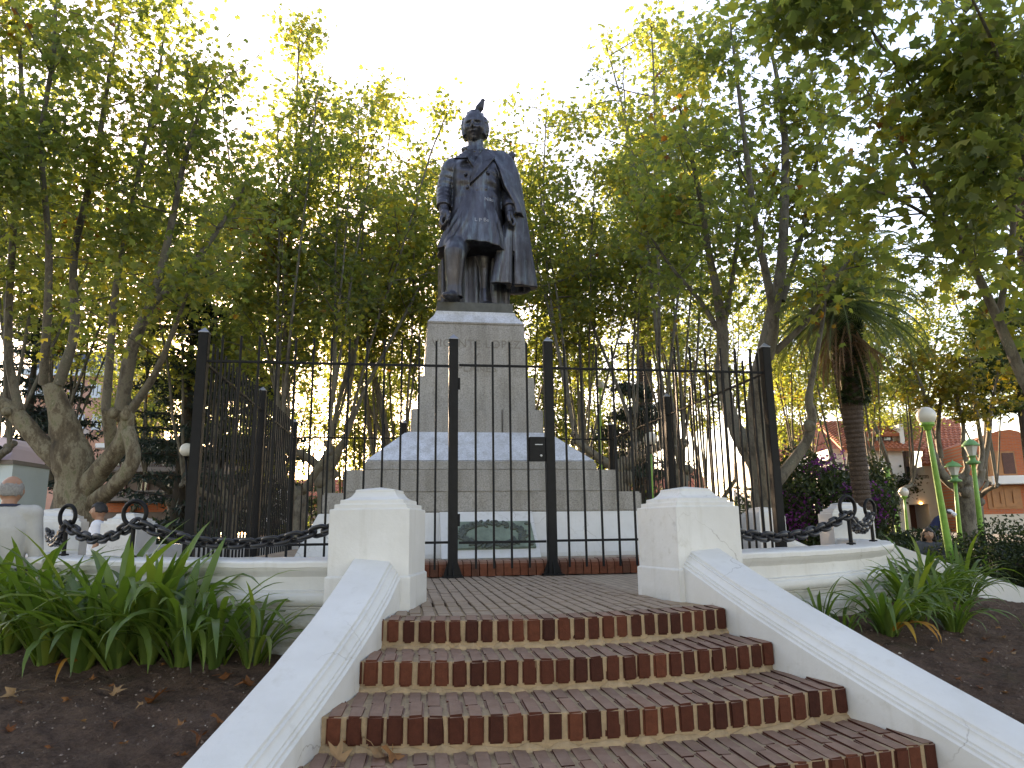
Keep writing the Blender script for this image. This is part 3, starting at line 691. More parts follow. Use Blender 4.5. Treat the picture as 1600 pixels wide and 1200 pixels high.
# ------------------------------------------------------------------ statue
SO = np.array([-.03, 3.0, 3.632])
statue = thing('bronze_statue', 'dark bronze statue of a man in a double-breasted coat and cape atop the pedestal', 'statue', tuple(SO))
def ringE(cx, cy, z, rx, ry, n=40, fn=None):
    t = np.arange(n)*2*PI/n; c, s_ = np.cos(t), np.sin(t); p = 2.4
    k = (np.abs(c)**p+np.abs(s_)**p)**(-1/p); x, y = rx*c*k, ry*s_*k
    if fn is not None: f = fn(t, z); x, y = x*f, y*f
    return np.column_stack([cx+x, cy+y, np.full(n, z)])
def interp_rows(rows, zs): r = np.array(rows); return np.array([[np.interp(z, r[:, 0], r[:, k]) for k in range(1, r.shape[1])] for z in zs])
def head_mesh(mb, c, r, yaw, pitch=0., hair=True, beard=.0):
    """a head with brow, sockets, nose, mouth, chin and ears; faces -y before turning"""
    Rm = (Euler((0, 0, yaw)).to_matrix() @ Euler((pitch, 0, 0)).to_matrix())
    def fn(V):
        V = V.copy(); x, y, z = V[:, 0], V[:, 1], V[:, 2]; f = np.clip(-y, 0, 1)
        g = lambda cx, cz, sx, sz: np.exp(-((x-cx)/sx)**2-((z-cz)/sz)**2)*(f > .02)
        d = np.zeros(len(V))
        d += .13*g(0, .20, .50, .085)                       # brow
        d -= .22*(g(-.36, .05, .17, .10)+g(.36, .05, .17, .10))   # sockets
        d += .07*(g(-.36, .045, .09, .055)+g(.36, .045, .09, .055)) # lids
        d += .07*(g(-.52, -.14, .2, .14)+g(.52, -.14, .2, .14))   # cheek bones
        d += .34*g(0, -.14, .10, .12)+.20*g(0, .04, .085, .16)+.05*(g(-.13, -.2, .08, .07)+g(.13, -.2, .08, .07))  # nose
        d += .13*g(0, -.41, .26, .07)+.09*g(0, -.57, .17, .05)-.09*g(0, -.50, .27, .025)   # lips
        d += .20*g(0, -.76, .26, .13)                      # chin
        V[:, 1] -= d
        jaw = np.clip((-.15-z)/.85, 0, 1); V[:, 0] *= 1-.30*jaw**1.5; V[:, 1] += np.where(y > 0, -.25*jaw, 0)
        V[:, 2] = np.where(z > .6, z*1.0, z)
        return V
    e = MB(); e.ell((0, 0, 0), (r*.80, r*.94, r*1.12), 44, 32, fn=fn); mb.add(e.V[0] @ np.array(Rm).T+np.array(c), e.F)
    for s_ in (-1, 1):
        e = MB(); e.ell((s_*r*.80, r*.06, -r*.06), (r*.09, r*.17, r*.24), 10, 8); mb.add(e.V[0] @ np.array(Rm).T+np.array(c), e.F)
    return np.array(Rm)
def fist(mb, c, side, s=1., curl=1.):
    """closed hand hanging down: palm, four bent fingers and a thumb"""
    c = np.array(c, float); mb.ell(c, (.058*s, .085*s, .10*s), 12, 10)
    for k in range(4):
        y = (-.058+.038*k)*s; L = (.9, 1., .97, .82)[k]*s; x0 = side*.03*s
        P = [(x0+side*.004*s, y, -.03*s), (x0+side*.018*s, y, -.085*s*L), (x0+side*.0*s, y-.004, -.125*s*L), (x0-side*.04*s*curl, y-.004, -.12*s*L), (x0-side*.048*s*curl, y, -.075*s*L)]
        mb.tube(np.array(P)+c, [.026*s, .026*s, .023*s, .021*s, .017*s], 8)
    P = [(-side*.02*s, -.06*s, .04*s), (-side*.035*s, -.10*s, -.03*s), (-side*.02*s, -.105*s, -.10*s), (0, -.08*s, -.13*s)]
    mb.tube(np.array(P)+c, [.03*s, .027*s, .023*s, .018*s], 8)
B = MB()
rows = [(.88, -.01, -.03, .52, .41), (1.0, .005, -.03, .505, .40), (1.3, .05, -.03, .45, .37), (1.6, .075, -.03, .395, .325), (1.80, .08, -.035, .372, .30), (1.95, .08, -.04, .372, .31), (2.15, .085, -.04, .38, .305), (2.32, .10, -.02, .40, .26), (2.44, .11, 0, .365, .20), (2.53, .10, 0, .25, .16), (2.60, .085, -.02, .15, .13)]
zs = np.concatenate([np.linspace(.93, 1.8, 26), np.linspace(1.83, 2.60, 22)])
def folds(t, z):
    k = max(0, min(1, (1.85-z)/.8)); fr = np.clip(-np.sin(t), 0, 1)
    a = (t+PI/2+PI) % (2*PI)-PI                 # 0 at the front centre
    f = 1+k*.035*np.sin(7*t+1.2)*(.4+.6*(1-fr))
    for a0, w0, h0 in ((-.5, .085, .10), (-.8, .09, .085), (-1.15, .10, .07), (.38, .10, .075), (.72, .09, .06), (1.05, .10, .06)):
        aa = a0*(.25+.75*k); f = f+h0*np.exp(-((a-aa)/w0)**2)*min(1, .4+k)*(1 if z < 1.86 else max(0, 1-(z-1.86)/.1))
    f = f+.03*np.exp(-((a-.03)/.04)**2)*(z < 1.86)-.03*np.exp(-((a-.11)/.045)**2)*(z < 1.86)      # front edge of the wrapped coat
    if 1.78 < z < 1.98: f = f-.03*math.sin((z-1.78)*PI/.2)
    f = f+.024*np.sin(z*34+5*a)*np.exp(-((abs(a)-.7)/.4)**2)*(1.7 < z < 2.25)
    return f
rings = []
for z, r in zip(zs, interp_rows(rows, zs)):
    R_ = ringE(r[0], r[1], z, r[2], r[3], 72, folds)
    if z < 1.35:                                  # hem dips at the wearer's right flank, lifts over the stepping leg
        k = (1.35-z)/.42; R_[:, 2] += k*(.06*np.exp(-((R_[:, 0]+.12)/.2)**2)*(R_[:, 1] < 0)-.05*np.exp(-((R_[:, 0]+.48)/.12)**2)+.02*np.sin(R_[:, 0]*9))
    rings.append(R_)
B.loft(rings)
def rect_tube(P, R, n=14): B.tube(P, R, n)
# arms
def densify(P, R, m=6):
    P, R = np.array(P, float), np.array(R, float); t = np.arange(len(P)); tt = np.linspace(0, len(P)-1, (len(P)-1)*m+1)
    return np.column_stack([np.interp(tt, t, P[:, k]) for k in range(3)]), np.interp(tt, t, R)
P_, R_ = densify([(-.20, .0, 2.40), (-.30, 0, 2.33), (-.365, .03, 2.12), (-.40, .03, 1.95), (-.418, -.05, 1.78), (-.428, -.14, 1.63)], [.12, .155, .145, .14, .125, .105])
R_ = R_*(1+.035*np.sin(np.arange(len(R_))*1.9)); B.tube(P_, R_, 18)
B.tube([(-.424, -.12, 1.68), (-.43, -.145, 1.60)], [.117, .113], 18)
fist(B, (-.418, -.20, 1.43), -1, 1.28); B.tube([(-.43, -.15, 1.62), (-.42, -.19, 1.47)], [.075, .08], 12)
P_, R_ = densify([(.36, 0, 2.42), (.47, .02, 2.32), (.53, .05, 2.10), (.56, .03, 1.95), (.56, -.08, 1.78), (.56, -.20, 1.64)], [.12, .145, .135, .13, .12, .10])
B.tube(P_, R_*(1+.03*np.sin(np.arange(len(R_))*2.1)), 18); B.tube([(.56, -.17, 1.69), (.56, -.21, 1.61)], [.112, .108], 18)
fist(B, (.565, -.24, 1.45), 1, 1.22); B.tube([(.56, -.21, 1.62), (.565, -.235, 1.48)], [.072, .078], 12)
# legs and shoes
P_, R_ = densify([(-.16, -.10, 1.12), (-.24, -.30, .90), (-.275, -.42, .76), (-.285, -.40, .45), (-.285, -.385, .26), (-.285, -.38, .10)], [.18, .178, .165, .135, .122, .132])
B.tube(P_, R_*(1+.012*np.sin(np.arange(len(R_))*.8)), 20)
P_, R_ = densify([(.18, .14, 1.1), (.22, .20, .75), (.22, .20, .42), (.23, .14, .08)], [.16, .135, .115, .11]); B.tube(P_, R_, 18)
def shoe(a, b):
    a, b = np.array(a, float), np.array(b, float); d = b-a; n = 9; rings = []
    px_ = np.array([d[1], -d[0], 0]); px_ /= np.linalg.norm(px_); L = np.linalg.norm(d); u = d/L
    for k in range(n):
        s_ = k/(n-1); wd = np.interp(s_, [0, .15, .4, .72, .92, 1], [.05, .078, .078, .10, .075, .03]); h = np.interp(s_, [0, .2, .45, .7, .92, 1], [.15, .20, .17, .105, .08, .05])
        t = np.arange(14)*2*PI/14
        rings.append([tuple(a+u*s_*L+px_*wd*math.cos(q)+np.array([0, 0, h/2*(1+math.sin(q)) if math.sin(q) > -.8 else 0])) for q in t])
    B.loft(rings)
shoe((-.24, -.28, 0), (-.44, -.74, 0)); shoe((.22, .14, 0), (.27, -.34, 0))
B.box2((-.5, -.45, -.01), (.5, .45, .012))
# cape and drapery
def band(zs, path, th, corr=.0, freq=9., ph=0.):
    rings = []
    for z in zs:
        P_ = np.array(path(z), float); m = 30; t = np.linspace(0, len(P_)-1, m); x = np.interp(t, np.arange(len(P_)), P_[:, 0]); y = np.interp(t, np.arange(len(P_)), P_[:, 1])
        for _ in range(3): x[1:-1] = (x[:-2]+2*x[1:-1]+x[2:])/4; y[1:-1] = (y[:-2]+2*y[1:-1]+y[2:])/4
        tx, ty = np.gradient(x), np.gradient(y); l = np.hypot(tx, ty)+1e-9; nx, ny = ty/l, -tx/l
        dd = corr(z) if callable(corr) else corr; q = dd*np.sin(np.linspace(0, freq, m)+ph+.5*z)
        th_ = th
        rings.append(np.concatenate([np.column_stack([x+nx*q, y+ny*q, np.full(m, z)]), np.column_stack([x-nx*th_, y-ny*th_, np.full(m, z)])[::-1]]))
    B.loft(rings)
iz = lambda z, zz, vv: float(np.interp(z, zz, vv))
xo = lambda z: iz(z, [.36, .53, 1.03, 1.66, 2.0, 2.3, 2.5, 2.66], [1.0, .985, .93, .85, .81, .755, .68, .50])
# over the shoulder, outside the arm
xin = lambda z: iz(z, [1.55, 1.65, 1.95, 2.2, 2.43, 2.62], [.64, .62, .47, .40, .32, .20])
band(np.linspace(1.5, 2.62, 26), lambda z: [(xin(z), iz(z, [1.5, 2.2, 2.62], [-.30, -.30, -.13])), (xin(z)+.10, iz(z, [1.5, 2.2, 2.62], [-.31, -.27, -.13])), (xo(z)-.05, -.14), (xo(z), .02), (xo(z)-.08, .25), (.2, .36)], .07, .014, 13)
# shoulder top
for a_, b_, r_ in (((.22, .02, 2.50), (.56, .02, 2.40), .155), ((.30, .1, 2.52), (.62, .1, 2.45), .14)): B.tube([a_, b_], [r_, r_*.85], 14)
B.add(np.array([(.44, .0, 2.52), (.60, -.02, 2.55), (.60, .14, 2.50), (.46, .16, 2.5), (.66, .05, 2.73), (.73, .07, 2.68), (.70, .14, 2.60), (.64, .12, 2.66)]), [(3, 2, 1, 0), (4, 5, 6, 7), (0, 1, 5, 4), (1, 2, 6, 5), (2, 3, 7, 6), (3, 0, 4, 7)])
# hanging outer panel
zb = lambda s: 0
band(np.linspace(.40, 1.62, 24), lambda z: [(.63, iz(z, [.4, 1.6], [-.16, -.20])), (iz(z, [.4, 1.6], [.80, .74]), -.20), (xo(z)-.03, -.12), (xo(z), .03), (xo(z)-.10, .26), (.25, .36)], .08, lambda z: iz(z, [.4, 1.6], [.03, .012]), 15, .6)
# inner fold falling from the hand
band(np.linspace(.40, 1.40, 20), lambda z: [(iz(z, [.4, 1.0, 1.4], [.27, .38, .50]), -.18), (iz(z, [.4, 1.4], [.37, .55]), -.28), (iz(z, [.4, 1.4], [.52, .60]), -.25), (iz(z, [.4, 1.4], [.61, .63]), -.14), (.62, .05)], .085, lambda z: iz(z, [.4, 1.4], [.028, .008]), 11, 1.)
# back of the cape and the drapery standing behind the legs
band(np.linspace(.0, 1.9, 30), lambda z: [(iz(z, [0, .85, 1.0, 1.9], [-.45, -.45, -.34, -.25]), .08), (iz(z, [0, .85, 1.0, 1.9], [-.30, -.30, -.24, -.18]), .10), (0, .09), (.25, .12), (.58, .12), (.60, .30)], .30, .03, 30)
# coat collar, lapels, buttons, bow tie
B.tube([(.085+.165*math.cos(a), .0+.14*math.sin(a), 2.60+.05*math.sin(a)) for a in np.linspace(-.5, PI+.5, 16)], .05, 10)
B.tube([(-.06, -.10, 2.64), (-.13, .0, 2.66), (-.10, .1, 2.66)], [.03, .035, .03], 8)
def slab(pts, th=.035):
    P_ = np.array(pts, float); n = len(P_); P_ = P_+np.array([0, -.028, 0]); c = P_.mean(0); V = np.concatenate([P_, P_+np.array([0, th, -.01])])
    V = np.vstack([V, c+np.array([0, -.012, 0]), c+np.array([0, th, 0])])
    F = [(i, (i+1) % n, 2*n) for i in range(n)]+[((i+1) % n+n, i+n, 2*n+1) for i in range(n)]+[(i, i+n, (i+1) % n+n, (i+1) % n) for i in range(n)]
    V = V; B.add(V, F)
slab([(.01, -.17, 2.58), (-.14, -.19, 2.50), (-.285, -.275, 2.345), (-.20, -.31, 2.335), (-.08, -.345, 2.33), (.005, -.36, 2.16), (.03, -.32, 2.28)], .05)
slab([(.16, -.17, 2.58), (.25, -.20, 2.53), (.345, -.275, 2.415), (.30, -.335, 2.33), (.20, -.37, 2.17), (.08, -.375, 2.03), (-.055, -.365, 1.895), (-.04, -.375, 2.05), (.02, -.36, 2.22), (.08, -.29, 2.40)], .055)
for x, z in ((-.12, 2.06), (.225, 2.10), (.05, 1.83), (.19, 1.845), (-.09, 1.86)):
    B.ell((x, -.340 if z > 1.95 else -.326, z), (.027, .026, .027), 10, 6)
for s_ in (-1, 1): B.ell((.08+s_*.062, -.165, 2.545), (.065, .035, .03), 10, 6)
# head
B.tube([(.075, -.02, 2.5), (.065, -.05, 2.82)], [.135, .118], 16)
B.lathe([(.20, 2.47), (.185, 2.55), (.160, 2.66), (.145, 2.665), (.14, 2.5)], (.08, .0, 0), 24)
Rm = head_mesh(B, (.058, -.06, 2.99), .252, -.26, .16)
def onhead(p_): return np.array(p_) @ Rm.T*.92+np.array((.058, -.06, 2.995))
for k in range(700):      # short hair: forehead and face free, receding at the temples
    q = rng.normal(size=3); q /= np.linalg.norm(q)
    if q[2] < -.55 or (q[1] < -.05 and abs(q[0]) < .80 and q[2] < .80) or (q[1] < -.42 and q[2] < .86): continue
    B.ell(onhead(q*np.array((.224, .262, .300))), (.020, .024, .020), 6, 5)
for s_ in (-1, 1):
    for k in range(5): B.ell(onhead((s_*(.212-.008*k), -.075-.016*k, .05-.05*k)), (.02, .03, .034), 8, 6)
sme = remesh(B, .0105, 1, .5, .4); sme.name = 'figure'; sme.materials.clear(); sme.materials.append(MT['bronze'])
fig = link('figure', sme, statue)
bvh = BVHTree.FromObject(fig, bpy.context.evaluated_depsgraph_get())
def on_coat(x0, z0, rot=0., sl=0.):
    def fn(v):
        o_ = []
        for q in v:
            x = x0+q[0]*math.cos(rot)-q[1]*math.sin(rot); z = z0+q[0]*math.sin(rot)+q[1]*math.cos(rot)
            h = bvh.ray_cast(Vector((x, -1.5, z)), Vector((0, 1, 0))); y = h[0].y if h[0] else -.35
            o_.append((x, y-.004, z))
        return np.array(o_)
    return fn
text_mesh('Niki', .085, .0, MT['scratch'], 'scratched_name', statue, on_coat(.235, 1.645))
text_mesh('L P Be', .085, .0, MT['scratch'], 'scratched_name', statue, on_coat(.12, 1.285))
# bird on the head
def bird(loc, rz, label):
    t = thing('pigeon', label, 'bird', loc, rz); m = MB()
    P_ = [(.10, 0, -.045), (.05, 0, .0), (0, 0, .075), (-.03, 0, .135), (-.045, 0, .165)]
    m.tube(*densify(P_, [.018, .05, .066, .045, .034], 4), 12); m.ell((-.052, 0, .185), (.036, .032, .034), 10, 8)
    m.tube([(-.08, 0, .183), (-.105, 0, .176)], [.009, .002], 6); m.box((.14, 0, -.075), (.12, .05, .012), ry=.6)
    me = remesh(m, .008, 2); me.materials.clear(); me.materials.append(simple('pigeon_feathers', (.03, .03, .036), .6, .35, 30)); link('body', me, t)
    m = MB()
    for s_ in (-1, 1): m.tube([(.02, s_*.02, .02), (0, s_*.022, -.035)], .005, 6)
    m.build('legs', MT['dry'], t)
bird((.105, 2.95, 6.935), rad(150), 'dark pigeon perched on the head of the statue')

# ------------------------------------------------------------------ people
SKIN = simple('skin', (.36, .20, .135), .5, .1, 20, bmp=0); SKIN2 = simple('tanned_skin', (.30, .155, .095), .5, .1, 20, bmp=0)
def cloth(name, c, v=.12): return simple(name, c, .85, v, 7, bmp=.35, bsc=35, bd=.012)
def person(label, loc, rz, J, skin, parts, group=None, hr=.108, yaw=0., pitch=0.):
    """J: joints; the body is one continuous skin-coloured mesh, clothes and hair are children"""
    t = thing('person', label, 'person', loc, rz, group)
    b = MB()
    def limb(names, R, mb, n=12, m=5): mb.tube(*densify([J[k] for k in names], R, m), n)
    def torso(mb, e=0.):
        hp, ch, nk = np.array(J['hip']), np.array(J['chest']), np.array(J['neck']); rings = []
        side = (np.array(J['sh_r'])-np.array(J['sh_l'])); side /= np.linalg.norm(side); up = (nk-hp)/np.linalg.norm(nk-hp); fr = np.cross(up, side)
        for s_, wd, dp in ((-.12, .12, .08), (0, .165, .115), (.25, .15, .105), (.5, .17, .12), (.72, .185, .125), (.86, .17, .10), (.95, .10, .075), (1., .06, .055)):
            c = hp+(ch-hp)*min(1, s_/.7) if s_ < .7 else ch+(nk-ch)*(s_-.7)/.3
            tt = np.arange(18)*2*PI/18; rings.append([tuple(c+side*(wd+e)*math.cos(q)+fr*(dp+e)*math.sin(q)) for q in tt])
        mb.loft(rings)
    torso(b); limb(['neck', 'head'], [.062, .055], b)
    for s_ in 'lr':
        limb(['sh_'+s_, 'el_'+s_, 'wr_'+s_], [.055, .042, .03], b); h = np.array(J['wr_'+s_]); d = h-np.array(J['el_'+s_]); d /= np.linalg.norm(d)
        b.tube([h-d*.02, h+d*.05, h+d*.09], [.03, .04, .03], 8)
        pr = np.cross(d, (0, 1, 0)); pr /= np.linalg.norm(pr)+1e-9
        for k in range(4): b.tube([h+d*.07+pr*(-.03+.02*k), h+d*(.13+.012*math.sin(k))+pr*(-.032+.021*k), h+d*(.165+.012*math.sin(k*1.4))+pr*(-.03+.02*k)+np.array([0, .02, 0])], [.011, .010, .007], 6)
        b.tube([h+d*.02-pr*.03, h+d*.07-pr*.06, h+d*.11-pr*.06], [.013, .012, .008], 6)
        limb(['hp_'+s_, 'kn_'+s_, 'an_'+s_], [.085, .058, .04], b); a = np.array(J['an_'+s_]); b.tube([a, a+np.array([0, -.08, -.05]), a+np.array([0, -.18, -.065])], [.045, .045, .03], 8)
    Rm = head_mesh(b, J['head'], hr, yaw, pitch)
    me = remesh(b, .012, 2); me.materials.clear(); me.materials.append(skin); link('body', me, t)
    for pn, mat, spec in parts:
        m = MB()
        if pn in ('shirt', 'tank_top', 'dress'):
            torso(m, .016)
            if pn != 'tank_top':
                for s_ in 'lr': nk_ = np.array(J['neck']); sh_ = np.array(J['sh_'+s_]); m.tube(*densify([nk_*.75+sh_*.25+np.array([0, 0, -.03]), nk_*.35+sh_*.65+np.array([0, 0, -.015]), sh_], [.062, .075, .078], 4), 12); m.ell(sh_, (.082, .085, .085), 12, 8)
            if pn == 'shirt':
                lw = spec
                for s_ in 'lr':
                    P_ = densify([J['sh_'+s_], J['el_'+s_], J['wr_'+s_]], [.075, .060, .048], 6); k = int(len(P_[1])*lw); m.tube(P_[0][:k], P_[1][:k], 12)
        elif pn == 'trousers':
            for s_ in 'lr': m.tube(*densify([np.array(J['hp_'+s_])+np.array([0, 0, .06]), J['kn_'+s_], J['an_'+s_]], [.115, .085, .07], 5), 12)
        elif pn == 'hair':
            full = spec
            def fn(V):
                V = V.copy(); return V
            for k in range(700):
                u = rng.normal(size=3); u /= np.linalg.norm(u)
                lim = -.1 if full else -.35
                if full == 2 and u[2] < -.85: continue
                if u[1] < -.35 and u[2] < .48: continue
                if full != 2 and u[2] < lim: continue
                if full == 0 and (u[2] > .52 or u[1] < -.15): continue
                q = u*np.array([hr*.84, hr*.98, hr*1.14])*(.885 if full == 0 else 1.)
                m.ell(np.array(J['head'])+q @ Rm.T, (.013, .013, .016) if full == 0 else (.016, .016, .018), 6, 5)
            if full == 2:
                for k in range(40):
                    a = rng.uniform(-.3, PI+.3); x_, y_ = hr*.95*math.cos(a), hr*.7*math.sin(a)+.01
                    m.tube([np.array(J['head'])+np.array([x_, y_, .04]) @ Rm.T, np.array(J['head'])+np.array([x_*1.1, y_*1.15, -.12]) @ Rm.T, np.array(J['head'])+np.array([x_*1.05, y_+.02, -.24]) @ Rm.T], [.02, .022, .012], 6)
        elif pn == 'cap':
            m.ell(np.array(J['head'])+np.array([0, 0, .045]) @ Rm.T, (hr*.92, hr*1.05, hr*.85), 16, 10)
            m.tube([np.array(J['head'])+np.array([0, -.10, .06]) @ Rm.T, np.array(J['head'])+np.array([0, -.19, .035]) @ Rm.T], [.07, .05], 12)
        elif pn == 'collar':
            m.tube([np.array(J['neck'])+np.array([.075*math.cos(a), .065*math.sin(a), .005]) for a in np.linspace(0, 2*PI, 16)], .018, 8)
        me = remesh(m, .012 if pn != 'hair' else .009, 2); me.materials.clear(); me.materials.append(mat); link(pn, me, t)
    return t
def stand(h=1.74, **k):
    s_ = h/1.74
    J = dict(hip=(0, 0, .95), chest=(0, 0, 1.28), neck=(0, .01, 1.49), head=(0, -.01, 1.635), sh_l=(-.19, .01, 1.42), sh_r=(.19, .01, 1.42), el_l=(-.24, .03, 1.13), el_r=(.24, .03, 1.13), wr_l=(-.25, -.05, .88), wr_r=(.25, -.05, .88),
             hp_l=(-.09, 0, .92), hp_r=(.09, 0, .92), kn_l=(-.10, -.02, .5), kn_r=(.10, -.02, .5), an_l=(-.11, 0, .07), an_r=(.11, 0, .07))
    J.update(k); return {a: np.array(b)*s_ for a, b in J.items()}
pos = ground_at(8, 6.1, -.8)
person('grey-haired balding man in a pale grey shirt seen from behind', (pos[0], pos[1], -.80), rad(195), stand(1.76, head=(0, -.05, 1.62), neck=(0, -.01, 1.49)), SKIN2,
       [('shirt', cloth('pale_shirt', (.36, .35, .33)), .95), ('trousers', cloth('dark_trousers', (.03, .03, .04)), 0), ('hair', simple('grey_hair', (.20, .19, .18), .8, .3, 60), 0), ('collar', cloth('navy_collar', (.02, .025, .05)), 0)], hr=.115)
pos = ground_at(153, 10.4, -.76)
person('young dark-haired man in a white T-shirt in profile facing left', (pos[0], pos[1], -.79), rad(-78), stand(1.67), SKIN2,
       [('shirt', cloth('white_tshirt', (.62, .63, .68)), .42), ('trousers', cloth('jeans', (.05, .06, .10)), 0), ('hair', simple('black_hair', (.012, .010, .009), .6, .3, 60), 1)])
pos = ground_at(1462, 20.5, -.76)
person('woman in a navy tank top and white cap bending forward beyond the hedge', (pos[0], pos[1], -.68), rad(70), stand(1.72, hip=(0, .12, .92), chest=(0, -.12, 1.19), neck=(0, -.28, 1.34), head=(0, -.40, 1.40), sh_l=(-.18, -.22, 1.30), sh_r=(.18, -.22, 1.30), el_l=(-.24, -.12, 1.06), el_r=(.24, -.12, 1.06), wr_l=(-.14, -.3, .88), wr_r=(.14, -.3, .88), hp_l=(-.09, .12, .9), hp_r=(.09, .12, .9)), SKIN2,
       [('tank_top', cloth('navy_cotton', (.018, .025, .075)), 0), ('trousers', cloth('navy_shorts', (.02, .02, .05)), 0), ('hair', simple('brown_hair', (.02, .014, .01), .6, .3, 60), 1), ('cap', cloth('white_cap', (.62, .64, .70)), 0)], pitch=.5)
pos = ground_at(1450, 13.5, -.76)
sit = stand(1.62, hip=(0, .1, .42), chest=(0, .06, .74), neck=(0, .02, .95), head=(0, 0, 1.09), sh_l=(-.18, .04, .88), sh_r=(.18, .04, .88), el_l=(-.24, -.06, .62), el_r=(.24, -.06, .62), wr_l=(-.12, -.26, .52), wr_r=(.12, -.26, .52), hp_l=(-.09, .06, .42), hp_r=(.09, .06, .42), kn_l=(-.12, -.38, .46), kn_r=(.12, -.38, .46), an_l=(-.12, -.36, .07), an_r=(.12, -.36, .07))
person('seated girl with long dark hair and a grey top between the hedges', (pos[0], pos[1], -.78), rad(-28), sit, SKIN,
       [('shirt', cloth('grey_top', (.07, .075, .09)), .9), ('trousers', cloth('dark_jeans', (.02, .022, .03)), 0), ('hair', simple('long_hair', (.018, .012, .009), .55, .3, 60), 2)])
bpos = ground_at(1450, 13.6, -.76)
bench = thing('park_bench', 'low stone bench half hidden behind the lilies under the seated girl', 'bench', (bpos[0], bpos[1]+.05, -.76), rad(-28))
m = MB(); m.box((0, 0, .28), (1.5, .42, .08)); m.build('seat', MT['granite'], bench, bevel=.01)
for s_ in (-.5, .5): m = MB(); m.box((s_, 0, .12), (.16, .34, .238)); m.build('leg', MT['granite'], bench, bevel=.01)
# ------------------------------------------------------------------ lilies
def soil_hit(u, v):
    for d in np.arange(3, 16, .02):
        p_ = at(u, v, d)
        if p_[2] <= float(soil_z(p_[0], p_[1])): return p_
    return p_
def strap(L, wd, bend, twist, seed):
    r = np.random.default_rng(seed); n = 11; V = []; F = []
    x, z, a = 0., 0., rad(86); ds = L/(n-1)
    for k in range(n):
        s_ = k/(n-1); wk = wd*(.55+.45*min(1, s_*5))*(1-max(0, (s_-.62)/.38)**2.0*.97); tw = twist*s_
        c, sn = math.cos(tw), math.sin(tw); nx, nz = -math.sin(a), math.cos(a)
        for q, dp in ((-1, .0), (0, -.22), (1, .0)):
            lx = q*wk/2; off = -dp*wk*-1*(1-.5*s_)
            V.append((x+nx*off, lx*c, z+nz*off+lx*sn*.6))
        x += math.cos(a)*ds; z += math.sin(a)*ds; a -= bend*(.35+1.5*s_)*ds/L*(1+.25*r.normal())
    for k in range(n-1):
        for j in (0, 1): i = 3*k+j; F.append((i, i+1, i+4, i+3))
    return mk('leaf', np.array(V), F, MT['lily'], True)
STR = [strap(random.uniform(.48, .74), random.uniform(.032, .043), random.uniform(.7, 1.6), random.uniform(-.5, .5), k) for k in range(10)]
ARC = [strap(random.uniform(.50, .74), random.uniform(.031, .042), random.uniform(1.7, 2.9), random.uniform(-.6, .6), 30+k) for k in range(10)]
YEL = []
for k in range(3): q = strap(.42, .03, 3.0, .5, 60+k); q.materials.clear(); q.materials.append(MT['lily_y']); YEL.append(q)
def lily(u, v, n, sc, label, group, up=.5, yellow=0):
    up -= .14
    p_ = soil_hit(u, v); t = thing('lily_plant', label, 'plant', (p_[0], p_[1], p_[2]-.015), 0, group)
    for k in range(int(n*(1.7 if group == GL else 2.0))):
        src = random.choice(STR) if random.random() < up else random.choice(ARC)
        a = k*2.4+random.uniform(-.5, .5); r = random.uniform(.01, .06)
        o = link('leaf', src, t, (r*math.cos(a), r*math.sin(a), 0), (random.uniform(-.15, .15), random.uniform(-.10, .55) if src in STR else random.uniform(-.1, .55), a))
        s_ = sc*random.uniform(.75, 1.2)*(1.42 if group == GL else 1.26); o.scale = (s_, s_*random.uniform(.85, 1.15), s_)
    for k in range(yellow):
        a = -PI/2+random.uniform(-.7, .7); o = link('leaf', random.choice(YEL), t, (0, -.04, .02), (0, .75, a)); o['label'] = 'yellowed drooping leaf'
    return t
GL, GR = 'lilies in the left bed', 'lilies in the right bed'
for u, v, n, sc, lb, up, ye in ((12, 1020, 24, 1., 'strap-leaved lily at the left end of the left bed, under the grey-haired man', .5, 0), (72, 1036, 24, 1., 'strap-leaved lily below the pillar at the left end of the parapet', .45, 0), (128, 1046, 26, 1.02, 'strap-leaved lily with a yellow drooping leaf in the left bed', .5, 1),
        (182, 1042, 24, 1.0, 'tall strap-leaved lily under the nearest left ring post', .65, 0), (232, 1034, 22, .95, 'upright strap-leaved lily right of the left ring post', .7, 0), (285, 1040, 22, .85, 'strap-leaved lily in front of the left parapet moulding', .45, 0), (335, 1040, 19, .78, 'smaller strap-leaved lily near the left sloping wall', .45, 0),
        (396, 1038, 17, .60, 'smallest lily of the left bed, beside the white sloping wall', .55, 0), (45, 1000, 20, .95, 'strap-leaved lily at the back of the left bed by the parapet', .5, 0), (150, 1008, 20, .95, 'strap-leaved lily behind the front row under the left chain', .6, 0), (-30, 1010, 22, 1., 'strap-leaved lily cut by the left edge of the view', .5, 0)):
    lily(u, v, n, sc, lb, GL, up, ye)
for u, v, n, sc, lb, up, ye in ((1283, 975, 7, .50, 'sparse lily with a cut leaf tip behind the right sloping wall', .8, 0), (1318, 985, 10, .36, 'low lily sprout behind the right sloping wall', .3, 0), (1388, 990, 24, .66, 'lily with orange withered leaves beside the right parapet', .35, 3), (1428, 972, 28, .76, 'dense arching lily in the middle of the right bed', .4, 0),
        (1470, 957, 28, .76, 'dense lily in front of the tall green globe lamp', .4, 0), (1508, 945, 24, .74, 'lily at the right end of the right bed clump', .35, 0), (1445, 940, 22, .80, 'lily at the back of the right clump under the seated girl', .6, 0), (1490, 985, 22, .58, 'low front lily of the right bed clump', .3, 0)):
    lily(u, v, n, sc, lb, GR, up, ye)

